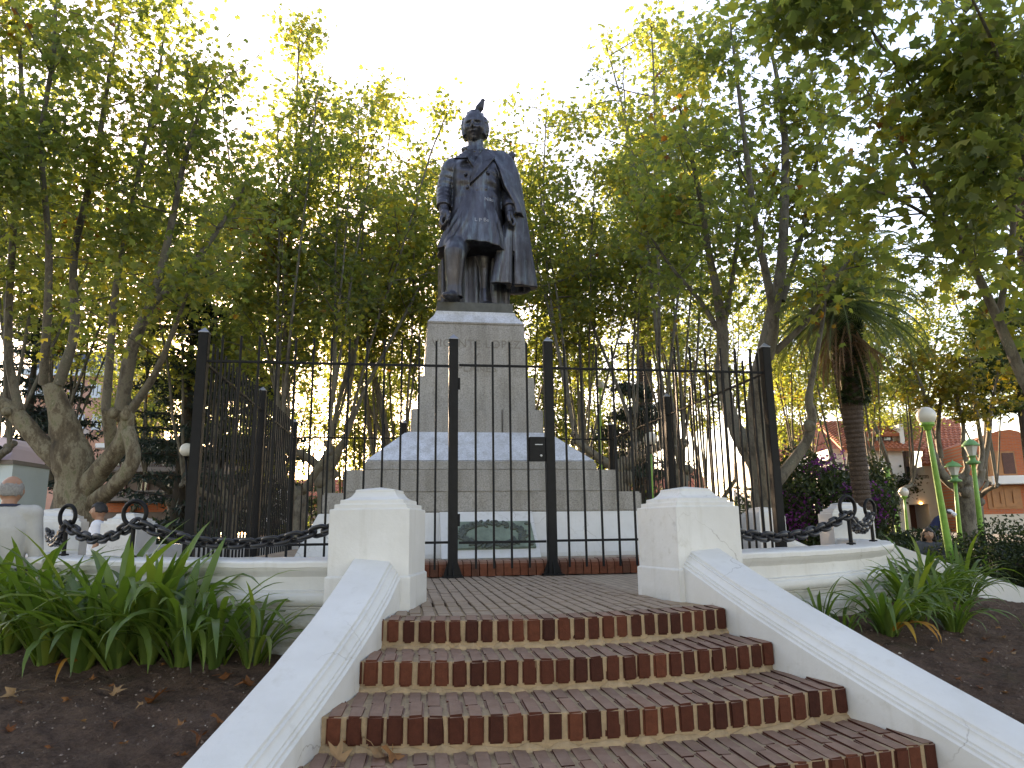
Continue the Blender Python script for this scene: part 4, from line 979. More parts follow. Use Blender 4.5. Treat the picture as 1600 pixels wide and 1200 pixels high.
# ------------------------------------------------------------------ fallen leaves
def dry_leaf(seed):
    r = np.random.default_rng(seed); tips = [(-125, .55), (-55, .75), (0, 1.), (55, .75), (125, .55)]; pts = [(0, -.35)]
    P_ = []
    for k, (a, l) in enumerate(tips):
        if k: am = (tips[k-1][0]+a)/2; P_.append((.36*math.sin(rad(am)), .36*math.cos(rad(am))))
        P_.append((l*math.sin(rad(a)), l*math.cos(rad(a))))
        P_.append((l*.62*math.sin(rad(a+11)), l*.62*math.cos(rad(a+11))))
    P_ = np.array([(0, -.12)]+[tuple(q) for q in P_[::-1]]); P_[:, :] *= .068
    c = np.zeros((1, 2)); Q = np.vstack([c, P_*.5, P_]); n = len(P_)
    k1, k2, k3 = r.uniform(3, 9), r.uniform(-6, 9), r.uniform(0, 6)
    z = k1*Q[:, 0]**2+k2*Q[:, 1]**2+.012*np.sin(60*Q[:, 0]+k3)+.010*np.cos(70*Q[:, 1]+k3)+r.normal(size=len(Q))*.002
    V = np.column_stack([Q, z-z.min()])
    F = [(0, 1+i, 1+(i+1) % n) for i in range(n)]+[(1+i, 1+n+i, 1+n+(i+1) % n, 1+(i+1) % n) for i in range(n)]
    m = MB(); m.add(V, F); m.tube([(0, -.01, V[0][2]), (.004, -.04, V[0][2]+.008), (0, -.085, V[0][2]+.004)], .0013, 5)
    return m.mesh('fallen_leaf', MT['dry'], True)
DL = [dry_leaf(k) for k in range(7)]
def fallen(p_, sc, label, group, tilt=.35):
    o = link('fallen_leaf', random.choice(DL), None, (p_[0], p_[1], p_[2]+.006), (random.uniform(-tilt, tilt), random.uniform(-tilt, tilt), random.uniform(0, 6.3)))
    o.scale = (sc,)*3; tag(o, label, 'dry leaf', group)
fallen(soil_hit(242, 1098), 1.45, 'orange and cream dry leaf lying apart on the soil of the left bed', 'fallen leaves')
fallen(soil_hit(178, 1086), 1.0, 'small brown curled leaf left of the orange one on the soil', 'fallen leaves')
for u, v, lb in ((352, 1062, 'rust dry leaf on the soil at the foot of the smallest lily'), (386, 1078, 'pale dry leaf leaning against the left sloping wall'), (18, 1089, 'pale dry leaf at the left edge of the soil'), (338, 1132, 'dry leaf tucked against the lower left sloping wall'), (312, 1160, 'lowest dry leaf against the left sloping wall')): fallen(soil_hit(u, v), 1.1, lb, 'fallen leaves')
def tread_pt(u, v, i):
    z = -RISE*i; o, d = _c, _f+(u-800)/_fl*_r-(v-600)/_fl*_u; t = (z-o[2])/d[2]; return o+t*d
for u, v, lb in ((553, 1172, 'crumpled brown leaf lying highest on the bottom visible tread'), (586, 1184, 'crumpled brown leaf standing against the riser, right of two others'), (526, 1192, 'crumpled brown leaf at the left corner of the bottom visible tread'), (612, 1184, 'thin brown leaf at the foot of the third riser')): fallen(tread_pt(u, v, 3), 1.25, lb, 'fallen leaves', .5)
for k in range(54):
    u, v = (random.uniform(1290, 1590), random.uniform(965, 1090)) if k % 3 else (random.uniform(0, 330), random.uniform(1035, 1190))
    if v-965 > (u-1330)*.62+30 and u > 1000: continue
    fallen(soil_hit(u, v), random.uniform(.4, .75), 'small faded dry leaf scattered on the soil of the beds', 'small dry leaves on the beds')

# ------------------------------------------------------------------ trees
def leafmesh(name, P, mat, size, rnd, up=.5, jit=.35, kite=False):
    """one mesh of many small lobed leaves at points P"""
    N = len(P); sz = size*rnd.uniform(1-jit, 1+jit, N)
    b = np.array([(0, -.08, 0), (.50, .22, -.10), (.26, .42, .02), (.46, .72, -.12), (.14, .66, .02), (0, 1.05, -.16), (-.14, .66, .02), (-.46, .72, -.12), (-.26, .42, .02), (-.50, .22, -.10)])
    n_ = rnd.normal(size=(N, 3)); n_[:, 2] = np.abs(n_[:, 2])*.8+up; n_ /= np.linalg.norm(n_, axis=1)[:, None]
    d = rnd.normal(size=(N, 3)); d[:, 2] -= .7; d -= n_*(d*n_).sum(1)[:, None]; d /= np.linalg.norm(d, axis=1)[:, None]; s_ = np.cross(d, n_)
    V = P[:, None]+sz[:, None, None]*(b[None, :, 0:1]*s_[:, None]+b[None, :, 1:2]*d[:, None]+b[None, :, 2:3]*n_[:, None])
    F = np.array([(0, 1, 2), (0, 2, 4), (2, 3, 4), (0, 4, 6), (4, 5, 6), (0, 6, 8), (6, 7, 8), (0, 8, 9)])
    if kite: V = V[:, [0, 2, 5, 8]]; return mk(name, V.reshape(-1, 3), (np.array([(0, 1, 2), (0, 2, 3)])[None]+4*np.arange(N)[:, None, None]).reshape(-1, 3), mat)
    return mk(name, V.reshape(-1, 3), (F[None]+10*np.arange(N)[:, None, None]).reshape(-1, 3), mat)
def bez(a, d, L, n, rnd, lift=.25, wob=.08):
    P_ = [np.array(a, float)]; d = np.array(d, float); d /= np.linalg.norm(d)
    for k in range(n):
        d = d+rnd.normal(size=3)*wob+np.array([0, 0, lift/n]); d /= np.linalg.norm(d); P_.append(P_[-1]+d*L/n)
    return np.array(P_)
def branchy(stems, rnd, mb, pts, start=.3, per_m=2.4, bl=(.9, 2.2), leaves=11, twr=.5, rmin=.012, clump=.17):
    """side branches and twigs on the given stems; leaf positions are gathered in pts"""
    for P_, R_ in stems:
        mb.tube(P_, R_, 7, False)
        seg = np.linalg.norm(np.diff(P_, axis=0), axis=1); cum = np.concatenate([[0], np.cumsum(seg)]); L = cum[-1]
        nb = int(L*(1-start)*per_m)
        for k in range(nb):
            s_ = start+(1-start)*(k+rnd.random())/nb; i = min(len(P_)-2, int(np.searchsorted(cum, s_*L)-1)); i = max(i, 0)
            a = P_[i]+(P_[i+1]-P_[i])*((s_*L-cum[i])/max(seg[i], 1e-6)); tg = (P_[i+1]-P_[i])/max(seg[i], 1e-6)
            az = rnd.uniform(0, 6.283); side = np.array([math.cos(az), math.sin(az), 0]); d = side*1.0+tg*.36
            ln = rnd.uniform(*bl)*(1.1-.5*s_) if s_ > start+.06 else rnd.uniform(.4, 1.)
            B_ = bez(a, d, ln, 5, rnd, .16, .12); mb.tube(B_, np.linspace(max(rmin, ln*.011), rmin*.5, 6), 4, False)
            lk = leaves*min(2.2, rnd.gamma(1.6)/1.6)
            for j in range(int(3+ln*2.6)):
                f = .25+.75*rnd.random(); i2 = min(4, int(f*5)); q = B_[i2]+(B_[i2+1]-B_[i2])*(f*5-i2)
                dd = rnd.normal(size=3); dd[2] = abs(dd[2])*.4-.1; tl = twr*rnd.uniform(.5, 1.2); T_ = bez(q, dd, tl, 2, rnd, -.15, .1)
                if rnd.random() < .35: mb.tube(T_, [.006, .005, .003], 3, False)
                nl = rnd.poisson(lk); f2 = rnd.random(nl)
                pts.append(q+(T_[-1]-q)*f2[:, None]+rnd.normal(size=(nl, 3))*clump)
        nl = rnd.poisson(leaves*3); pts.append(P_[-1]+rnd.normal(size=(nl, 3))*.28)
def knobby(mb, c, r, rnd):
    for k in range(5): mb.ell(np.array(c)+rnd.normal(size=3)*r*.45, (r*rnd.uniform(.6, .9),)*2+(r*rnd.uniform(.6, 1),), 8, 6)
def taper(P_, r0, r1): return np.linspace(r0, r1, len(P_))
def plane_proto(seed, H, spread, knob_h, narms, nst, tr, leaf, size=.13, start=.36, per_m=2.3, bl=(1.1, 2.9)):
    rnd = np.random.default_rng(seed); mb = MB(); kb_ = MB(); pts = []; stems = []
    T_ = bez((0, 0, -.1), (rnd.normal()*.08, rnd.normal()*.08, 1), knob_h, 5, rnd, 0, .05); mb.tube(T_, np.array([tr*1.35, tr*1.1, tr, tr, tr*1.02, tr*1.1]), 12)
    knobby(mb, T_[-1], tr*1.1, rnd)
    for a in range(narms):
        az = 6.283*(a+rnd.uniform(-.25, .25))/narms; d = (math.cos(az), math.sin(az), rnd.uniform(.45, 1.1)); L = rnd.uniform(.7, 1.5)
        A_ = bez(T_[-1], d, L, 4, rnd, .3, .14); mb.tube(A_, np.linspace(tr*.55, tr*.40, 5), 9); knobby(mb, A_[-1], tr*.46, rnd)
        for k in range(nst):
            az2 = az+rnd.uniform(-1.2, 1.2); tilt = rnd.uniform(.03, spread); d2 = (math.cos(az2)*tilt, math.sin(az2)*tilt, 1)
            h = (H-A_[-1][2])*rnd.uniform(.72, 1.); P_ = bez(A_[-1], d2, h, 8, rnd, .12, .045); r0 = tr*rnd.uniform(.16, .27)
            stems.append((P_, taper(P_, r0, .018)))
    branchy(stems, rnd, mb, pts, start, per_m, bl, leaf, .6, .012, .24)
    P_ = np.concatenate(pts)
    return mb.mesh('trunk', MT['bark'], True), leafmesh('crown', P_, MT['leaf'], size, rnd)
PROTO = [plane_proto(11, 12.5, .36, 2.2, 3, 3, .20, 17), plane_proto(12, 14., .30, 2.6, 3, 3, .22, 17), plane_proto(13, 11., .42, 1.9, 4, 2, .19, 17), plane_proto(14, 13., .36, 2.4, 2, 4, .19, 17), plane_proto(15, 15.5, .24, 3.0, 3, 3, .23, 17)]
PROTO += [plane_proto(16, 11.5, .28, 1.9, 3, 3, .22, 11, .14, .14, 2.4, (1.2, 2.7)), plane_proto(17, 12.5, .24, 2.1, 3, 3, .22, 11, .14, .16, 2.4, (1.2, 2.7))]
NTREE = [0]
def plane(u, d, k, sc, label, rz=None, group='plane trees round the square', zs=1.):
    p_ = ground_at(u, d, ZG-.02); t = thing('plane_tree', label, 'tree', tuple(p_), random.uniform(0, 6.28) if rz is None else rz, group)
    t.scale = (sc, sc, sc*zs); link('trunk', PROTO[k][0], t); link('crown', PROTO[k][1], t); return t
def custom_tree(label, stems, knobs, trunk, leaf_kw, mat='bark', leafmat='leaf', size=.165, seed=1, group='plane trees round the square', trunkmat=None):
    rnd = np.random.default_rng(seed); base = np.array(trunk[0][0][0]); t = thing('plane_tree', label, 'tree', tuple(base), 0, group)
    mb = MB(); pts = []
    for P_, R_ in trunk:
        P_ = np.array(P_)-base; q, r = smooth_path(P_, R_); wob = rnd.normal(size=len(r))*.04; mb.tube(q, r*(1+wob), 12)
    for c, r in knobs: knobby(mb, np.array(c)-base, r, rnd)
    tm = mb.mesh('trunk', MT[trunkmat or mat], True); link('trunk', tm, t)
    mb = MB(); branchy([(lambda q, r: (q, r))(*smooth_path(np.array(P_)-base, R_)) for P_, R_ in stems], rnd, mb, pts, **leaf_kw)
    link('limbs', mb.mesh('limbs', MT[mat], True), t)
    link('crown', leafmesh('crown', np.concatenate(pts), MT[leafmat], size, rnd), t)
    return t
def smooth_path(P_, R_, m=5):
    P_ = np.array(P_, float); R_ = np.array(R_, float); n = len(P_); t = np.arange(n); tt = np.linspace(0, n-1, (n-1)*m+1)
    Q = np.column_stack([np.interp(tt, t, P_[:, k]) for k in range(3)]); r = np.interp(tt, t, R_)
    for _ in range(3): Q[1:-1] = (Q[:-2]+2*Q[1:-1]+Q[2:])/4
    return Q, r
def px(d, *uv): return [at(u, v, d+(k[0] if k else 0)) for u, v, *k in uv]

# the big pollarded plane at the left, its limbs following the photograph
D1 = 12.5; f1 = D1/1113.
bs = ground_at(128, D1, ZG-.1)
custom_tree('thick pollarded plane with heavy mossy low arms at the left', [
    (px(D1, (30, 640), (12, 560), (14, 470), (22, 340), (36, 200), (30, 40), (20, -120)), np.array([20, 17, 15, 13, 11, 8, 3])*f1/2*.72),
    (px(D1, (92, 600), (120, 520), (112, 400, .4), (150, 250, .6), (170, 120, .8), (200, -40, 1)), np.array([24, 19, 16, 13, 9, 3])*f1/2*.72),
    (px(D1, (68, 600), (75, 480, -.4), (78, 380, -.6), (60, 220, -1), (90, 60, -1.2), (80, -80, -1.2)), np.array([20, 16, 13, 11, 8, 3])*f1/2*.72),
    (px(D1, (165, 640), (172, 560), (178, 460), (210, 300, .3), (245, 150, .5), (260, 20, .6)), np.array([20, 17, 14, 10, 7, 3])*f1/2*.72),
    (px(D1, (190, 640, -.3), (205, 540, -.4), (240, 470, -.4), (262, 380, -.5), (290, 240, -.6), (330, 120, -.8)), np.array([30, 26, 20, 15, 10, 4])*f1/2*.72),
    (px(D1, (240, 470, -.4), (290, 430, -.2), (340, 360, .2), (390, 280, .4)), np.array([16, 12, 8, 3])*f1/2),
    (px(D1, (205, 640, -.3), (240, 590, -.6), (262, 540, -.8), (300, 440, -1)), np.array([14, 11, 8, 4])*f1/2),
    (px(D1, (0, 640), (-60, 540, -.4), (-80, 400, -1), (-60, 200, -1.6)), np.array([22, 17, 12, 5])*f1/2),
], [(at(197, 648, D1-.3), .13), (at(20, 640, D1), .13), (at(85, 610, D1), .14), (at(203, 675, D1-.4), .10)], [
    ([bs, ground_at(128, D1, -.2), at(120, 770, D1), at(115, 720, D1), at(100, 660, D1), at(80, 600, D1)], [.44, .37, .34, .32, .22, .14]),
    ([at(118, 740, D1), at(60, 690, D1), at(20, 640, D1), at(-20, 620, D1)], [.22, .17, .14, .11]),
    ([at(125, 775, D1), at(160, 730, D1-.2), at(195, 690, D1-.3), at(200, 640, D1-.3)], [.22, .17, .14, .11]),
    ([at(140, 790, D1), at(180, 760, D1-.4), at(212, 720, D1-.5), at(200, 672, D1-.4)], [.17, .13, .12, .11]),
    ([at(125, 780, D1), at(150, 745, D1+.4), at(178, 715, D1+.5), at(168, 640, D1+.2)], [.15, .13, .12, .10]),
], dict(start=.30, per_m=2.5, bl=(1., 2.4), leaves=27, twr=.55, clump=.26), seed=21, size=.12, trunkmat='bark_knob', group=None)
# the forked plane behind the right corner of the fence
D7 = 13.; f7 = D7/1113.
custom_tree('forked plane behind the right corner post of the fence, with the tallest yellow top', [
    (px(D7, (1190, 570), (1205, 500), (1222, 420), (1226, 320), (1228, 220), (1215, 120), (1195, 40)), np.array([26, 21, 17, 14, 11, 7, 3])*f7/2),
    (px(D7, (1200, 560), (1212, 500, -.3), (1195, 420, -.4), (1180, 350, -.5), (1165, 230, -.6), (1150, 110, -.6), (1140, 30, -.6)), np.array([18, 15, 12, 10, 8, 5, 2])*f7/2),
    (px(D7, (1210, 550), (1260, 505, -.2), (1300, 440, -.4), (1340, 390, -.5)), np.array([12, 9, 7, 3])*f7/2),
    (px(D7, (1222, 470), (1250, 380, .3), (1270, 280, .4), (1290, 180, .5)), np.array([11, 9, 6, 3])*f7/2),
    (px(D7+1.2, (1128, 580), (1130, 520), (1120, 450), (1108, 400), (1098, 330), (1080, 240), (1060, 160)), np.array([22, 20, 15, 12, 9, 7, 3])*f7/2),
    (px(D7+1.2, (1125, 520), (1095, 470, .2), (1050, 420, .4), (1010, 360, .5)), np.array([10, 8, 6, 3])*f7/2),
    (px(D7+1.2, (1132, 510), (1150, 400, .3), (1160, 300, .5), (1150, 200, .6)), np.array([9, 8, 6, 3])*f7/2),
], [(at(1185, 690, D7), .18), (at(1190, 590, D7), .12), (at(1195, 730, D7), .16), (at(1266, 668, D7+.4), .13)], [
    ([ground_at(1196, D7, ZG-.1), at(1196, 800, D7), at(1194, 740, D7), at(1182, 690, D7), at(1180, 630, D7), at(1188, 565, D7)], [.28, .24, .24, .22, .16, .13]),
    ([at(1194, 745, D7), at(1160, 690, D7+.4), at(1140, 650, D7+.8), at(1125, 570, D7+1.2)], [.18, .15, .13, .12]),
    ([at(1200, 770, D7), at(1232, 730, D7+.3), at(1262, 690, D7+.4), at(1270, 650, D7+.4), at(1262, 625, D7+.4), at(1273, 570, D7+.5), at(1290, 480, D7+.6), at(1285, 400, D7+.6)], [.11, .10, .09, .095, .07, .045, .03, .012]),
], dict(start=.25, per_m=2.5, bl=(.9, 2.1), leaves=23, twr=.55, clump=.25), seed=22, size=.135, group=None)
# near crown leaning in from the right edge
D8 = 8.5; f8 = D8/1113.
custom_tree('near plane leaning in from the right edge with broad overhanging leaves', [
    (px(D8, (1690, 700), (1610, 620), (1560, 500), (1505, 380), (1450, 300), (1400, 210, .3), (1340, 120, .5)), np.array([44, 34, 26, 20, 14, 9, 3])*f8/2*.55),
    (px(D8, (1560, 500), (1590, 330, .4), (1560, 180, .6), (1500, 60, .8), (1440, -60, 1)), np.array([20, 16, 11, 7, 3])*f8/2*.55),
    (px(D8, (1640, 650), (1640, 450, -.5), (1600, 250, -.8), (1560, 80, -1.2), (1480, -80, -1.4)), np.array([26, 20, 15, 9, 3])*f8/2*.55),
    (px(D8, (1505, 380, .2), (1440, 330, -.2), (1380, 300, -.5), (1320, 290, -.7)), np.array([14, 10, 7, 3])*f8/2*.55),
    (px(D8, (1590, 330, .4), (1520, 240, 0), (1440, 160, -.3), (1370, 60, -.5), (1320, -20, -.6)), np.array([14, 11, 8, 6, 3])*f8/2*.55),
    (px(D8+2, (1680, 700), (1640, 560), (1560, 420, .3), (1500, 340, .3)), np.array([16, 11, 7, 2])*f8/2*.55),
], [], [([ground_at(1720, D8, ZG-.1), at(1715, 800, D8), at(1690, 700, D8)], [.2, .18, .12])], dict(start=.30, per_m=2.4, bl=(.9, 1.9), leaves=21, twr=.55, clump=.24), seed=23, size=.145, group=None)
# planes behind the statue and all round the square
PL = [(455, 17.5, 0, 1.0, 'slim plane left of the statue, behind the left fence panel'), (520, 20, 1, 1.13, 'plane with the tall rounded crown left of the statue'), (600, 22, 3, 1.04, 'plane standing close left of the pedestal shaft'), (615, 24, 1, 1.02, 'plane half hidden by the left edge of the pedestal'),
      (700, 28, 4, .88, 'plane rising directly behind the statue'), (795, 25, 1, 1.06, 'plane whose yellow top shows right of the statue head'), (905, 22, 3, .96, 'plane seen between the gate and the right fence panel'), (965, 19, 1, 1.08, 'plane with the full green crown right of the statue'), (1060, 22, 4, 1.0, 'plane behind the middle of the right fence panel'),
      (360, 22, 2, 1.15, 'plane behind the left corner post of the fence'), (280, 25, 1, 1.0, 'plane behind the big pollarded tree at the left'), (1330, 27, 2, 1.05, 'plane behind the palm with the dead fronds'), (-60, 17, 1, 1.0, 'plane at the far left edge'), (60, 22, 3, 1.05, 'plane behind the heavy arms at the left edge'), (1120, 33, 0, 1.05, 'plane far behind the right corner post')]
for u, d, k, sc, lb in PL: plane(u, d, k, sc, lb)
for j, (u, d, k, sc) in enumerate([(420, 33, 5, 1.0), (545, 35, 6, 1.0), (640, 34, 5, .95), (860, 34, 6, 1.), (960, 35, 5, 1.05), (1220, 38, 2, 1.), (1420, 40, 3, .85), (200, 34, 0, .95), (740, 40, 5, 1.05), (330, 38, 6, 1.), (1395, 31, 1, .95), (1275, 33, 4, .95), (1530, 31, 1, .9)]):
    plane(u, d, k, sc, 'slender plane in the backlit far row, '+('behind the left corner post', 'left of the pedestal', 'behind the left edge of the pedestal', 'right of the gate post', 'behind the middle of the right fence panel', 'between the forked plane and the palm', 'right of the palm, above the white house', 'above the dark balcony block', 'straight behind the pedestal', 'in the glare left of the fence corner', 'with its crown right behind the palm crown', 'with its crown above the bougainvillea', 'with its crown above the brick house')[j], None, 'distant planes at the far side')
for x, y, k, sc, lb in ((-9, -8.5, 0, .9, 'unseen plane added behind the viewer to darken the left bed'), (-5, -14, 1, 1., 'unseen plane added behind the viewer on the left'), (1.5, -16.5, 3, 1., 'unseen plane added straight behind the viewer'), (7.5, -13.5, 4, .95, 'unseen plane added behind the viewer on the right'), (11.5, -7.5, 1, .95, 'unseen plane added to darken the right bed'), (-13.5, -2, 3, 1., 'unseen plane added outside the left edge of the view'), (-11, -17, 4, 1., 'unseen plane added far behind the viewer on the left'), (13, -17, 0, 1.1, 'unseen plane added far behind the viewer on the right')):  # unseen planes added to hold back skylight on faces towards the viewer
    t = thing('plane_tree', lb, 'tree', (x, y, ZG), random.uniform(0, 6.28), 'plane trees round the square'); t.scale = (sc,)*3; link('trunk', PROTO[k][0], t); link('crown', PROTO[k][1], t)
# pollard in front of the houses at the right
D9 = 24.; f9 = D9/1113.
custom_tree('pale pollarded plane with cup-shaped arms in front of the brick house', [
    (px(D9, (1462, 715), (1450, 690), (1452, 650), (1440, 600), (1420, 560)), np.array([10, 8, 7, 5, 3])*f9/2), (px(D9, (1470, 715, .3), (1465, 680, .3), (1468, 640, .3), (1475, 590, .3)), np.array([10, 8, 6, 3])*f9/2),
    (px(D9, (1530, 735), (1536, 710), (1530, 670), (1520, 610), (1515, 560)), np.array([10, 8, 6, 5, 3])*f9/2), (px(D9, (1535, 735, .4), (1545, 690, .4), (1548, 640, .4), (1560, 580, .4)), np.array([10, 8, 6, 3])*f9/2),
    (px(D9, (1512, 735, -.4), (1505, 700, -.4), (1506, 660, -.4), (1490, 600, -.4)), np.array([8, 7, 6, 3])*f9/2)],
    [(at(1507, 760, D9), .28)], [([ground_at(1512, D9, ZG-.1), at(1510, 810, D9), at(1507, 765, D9)], [.34, .29, .32]), ([at(1507, 765, D9), at(1478, 750, D9), at(1462, 725, D9), at(1460, 712, D9)], [.22, .17, .14, .12]), ([at(1507, 765, D9), at(1530, 755, D9+.3), at(1534, 732, D9+.3)], [.2, .16, .13]), ([at(1507, 765, D9), at(1495, 748, D9-.3), at(1508, 742, D9-.3), at(1512, 730, D9-.4)], [.16, .13, .12, .1])],
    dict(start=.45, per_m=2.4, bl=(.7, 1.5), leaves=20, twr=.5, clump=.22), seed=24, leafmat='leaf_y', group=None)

# ------------------------------------------------------------------ palms
def palm(base, top, r0, r1, label, fr=62, L=2.9, seed=3, dead=True, collar=True):
    rnd = np.random.default_rng(seed); base = np.array(base); t = thing('palm_tree', label, 'palm tree', tuple(base)); ax = np.array(top)-base; H = np.linalg.norm(ax)
    m = MB(); n = int(H/.055); P_ = []; R_ = []
    for k in range(n+1):
        s_ = k/n; P_.append(ax*s_+np.array([0, 0, 0])); rr = np.interp(s_, [0, .04, .5, .66, .74, .9, 1], [r0*1.15, r0, r0*1.05, r1*.95, r1*1.0, r1*1.08, r1]); R_.append(rr*(1+(.045 if k % 2 else -.03)+rnd.normal()*.012))
    m.tube(np.array(P_), R_, 22); m.build('trunk', MT['palmbark'], t)
    # stubs of cut leaf bases that give the bark its diamond pattern
    sb = MB()
    for k in range(2, n-2, 2):
        for j in range(13):
            a = 2*PI*(j+.5*((k//2) % 2))/13; c = P_[k]+np.array([math.cos(a), math.sin(a), 0])*R_[k]*.985
            sb.box(c, (.035, .105*R_[k]/.3, .03), rz=a, ry=-.55)
    sb.build('leaf_base', MT['palmbark'], t)['kind'] = 'stuff'
    def frond(d0, Lf, droop, mat, name, w_=.42, nl=34):
        mm = MB(); n_ = 12; a = math.asin(d0[2]); h = math.hypot(d0[0], d0[1]); hx, hy = d0[0]/h, d0[1]/h; q = np.zeros(3); R = []
        for k in range(n_+1):
            R.append(q.copy()); q = q+Lf/n_*np.array([hx*math.cos(a), hy*math.cos(a), math.sin(a)]); a = max(a-droop/n_*(.5+k/n_), -1.5)
        R = np.array(R); mm.tube(R, np.linspace(.03, .006, n_+1), 4); V = []; F = []
        for k in range(nl):
            s_ = .12+.88*k/nl; i = min(n_-1, int(s_*n_)); c = R[i]+(R[i+1]-R[i])*(s_*n_-i); tg = (R[i+1]-R[i]); tg /= np.linalg.norm(tg); sd = np.cross(tg, (0, 0, 1.)); sd /= np.linalg.norm(sd)+1e-9; upv = np.cross(sd, tg)
            for sg in (-1, 1):
                ln = w_*math.sin(PI*min(1, .12+s_*.9))**.6*rnd.uniform(.85, 1.1); dd = sd*sg*.75+tg*.65+upv*.10-np.array([0, 0, .22+.4*(mat == 'frond_dead')]); dd /= np.linalg.norm(dd); b = len(V)
                V += [c-tg*.014, c+tg*.014, c+dd*ln*.55+tg*.012-np.array([0, 0, .01]), c+dd*ln-np.array([0, 0, .05])]; F += [(b, b+1, b+2), (b, b+2, b+3)]
        mm.add(np.array(V), F); return mm.mesh(name, MT[mat])
    protos = [frond((math.cos(e), 0, math.sin(e)), L*rnd.uniform(.88, 1.08), dr, 'frond', 'frond') for e, dr in ((1.2, 2.3), (.95, 2.4), (.7, 2.3), (.45, 2.1), (.15, 1.9), (-.15, 1.5), (-.45, 1.1))]
    for k in range(fr):
        o = link('frond', protos[min(6, int((k/fr)**.8*7*.999))], t, ax+np.array([0, 0, -.15*(k/fr)]), (rnd.normal()*.1, rnd.normal()*.1, k*2.39996))
    if dead:
        dp = [frond((math.cos(e), 0, math.sin(e)), L*.62, dr, 'frond_dead', 'dead_frond', .26, 20) for e, dr in ((-.5, 1.2), (-.8, .9), (-1.1, .5))]
        for k in range(34):
            o = link('dead_frond', dp[k % 3], t, ax+np.array([0, 0, -.35-.45*rnd.random()])+rnd.normal(size=3)*.1, (0, rnd.normal()*.12, rnd.uniform(0, 6.28))); o.scale = (1, 1, rnd.uniform(.7, 1.25))
    return t, ax, R_
DP = 17.
pt, pax, _R = palm(ground_at(1354, DP, ZG-.05), at(1310, 468, DP), .19, .285, 'thick-trunked palm with a skirt of dead fronds behind the right parapet', L=2.65)
# creeper climbing its neck
rnd = np.random.default_rng(5); P_ = []
for k in range(900):
    s_ = rnd.uniform(.62, .98); a = rnd.uniform(-2.8, .2); r = .33+rnd.uniform(-.02, .10); P_.append(pax*s_+np.array([r*math.cos(a), r*math.sin(a), 0]))
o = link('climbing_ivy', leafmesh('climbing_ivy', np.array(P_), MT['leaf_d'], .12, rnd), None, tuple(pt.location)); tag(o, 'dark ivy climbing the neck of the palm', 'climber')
palm(ground_at(1668, 15, ZG-.05), at(1582, 200, 15), .22, .22, 'reddish palm trunk at the right edge of the view', 40, 2.6, 8, True)
palm(ground_at(1010, 34, ZG-.05), at(1004, 350, 34), .34, .30, 'tall palm trunk far behind the right fence panel', 40, 3., 9, False)

# ------------------------------------------------------------------ cedars, bushes, hedges
def cedar(u, d, H, label, mat='needle', seed=1, spread=.34, z0=1.2):
    rnd = np.random.default_rng(seed); p_ = ground_at(u, d, ZG-.05); t = thing('cedar_tree', label, 'tree', tuple(p_), 0, 'cedars'); m = MB(); m.tube([(0, 0, 0), (.05, 0, H*.5), (0, .05, H)], [.28, .17, .03], 9); pts = []
    for k in range(int(H*5.5)):
        z = z0+(H-z0)*rnd.random()**1.05; L = (H-z)*spread+.7; a = rnd.uniform(0, 6.28); B_ = bez((0, 0, z), (math.cos(a), math.sin(a), .15), L, 6, rnd, -.25, .06); m.tube(B_, np.linspace(.05, .01, 7), 4, False)
        for j in range(1, 7):
            nl = rnd.poisson(34); q = B_[j]+rnd.normal(size=(nl, 3))*np.array([.30, .30, .055])*(1.25-.09*j); q[:, 2] -= .12*rnd.random(nl); pts.append(q)
    m.build('trunk', MT['bark_d'], t, smooth=True); P_ = np.concatenate(pts); N = len(P_)
    b = np.array([(-.05, 0, 0), (.05, 0, 0), (0, 1, 0)]); dr = rnd.normal(size=(N, 3)); dr[:, 2] -= .2; dr /= np.linalg.norm(dr, axis=1)[:, None]; sd = np.cross(dr, rnd.normal(size=(N, 3))); sd /= np.linalg.norm(sd, axis=1)[:, None]; sz = rnd.uniform(.14, .30, N)
    V = P_[:, None]+sz[:, None, None]*(b[None, :, 0:1]*sd[:, None]*3.2+b[None, :, 1:2]*dr[:, None]); link('crown', mk('crown', V.reshape(-1, 3), np.arange(3*N).reshape(-1, 3), MT[mat]), t)
cedar(275, 23, 9.5, 'dark blue-green cedar behind the left corner post of the fence', seed=31, spread=.30); cedar(335, 31, 11, 'dark cedar between the apartment block and the left corner post', seed=32, spread=.3); cedar(20, 23, 8.5, 'dark cedar at the left edge behind the pollarded plane', seed=33, spread=.35)
cedar(395, 30, 8.5, 'dark cedar seen through the left side of the fence', seed=36, spread=.36); cedar(1000, 26, 6.5, 'dark cedar low behind the right fence panel', seed=34, spread=.4); cedar(1625, 27, 10.2, 'bright green layered cedar at the right edge', 'needle_g', seed=35, spread=.34, z0=5.4)
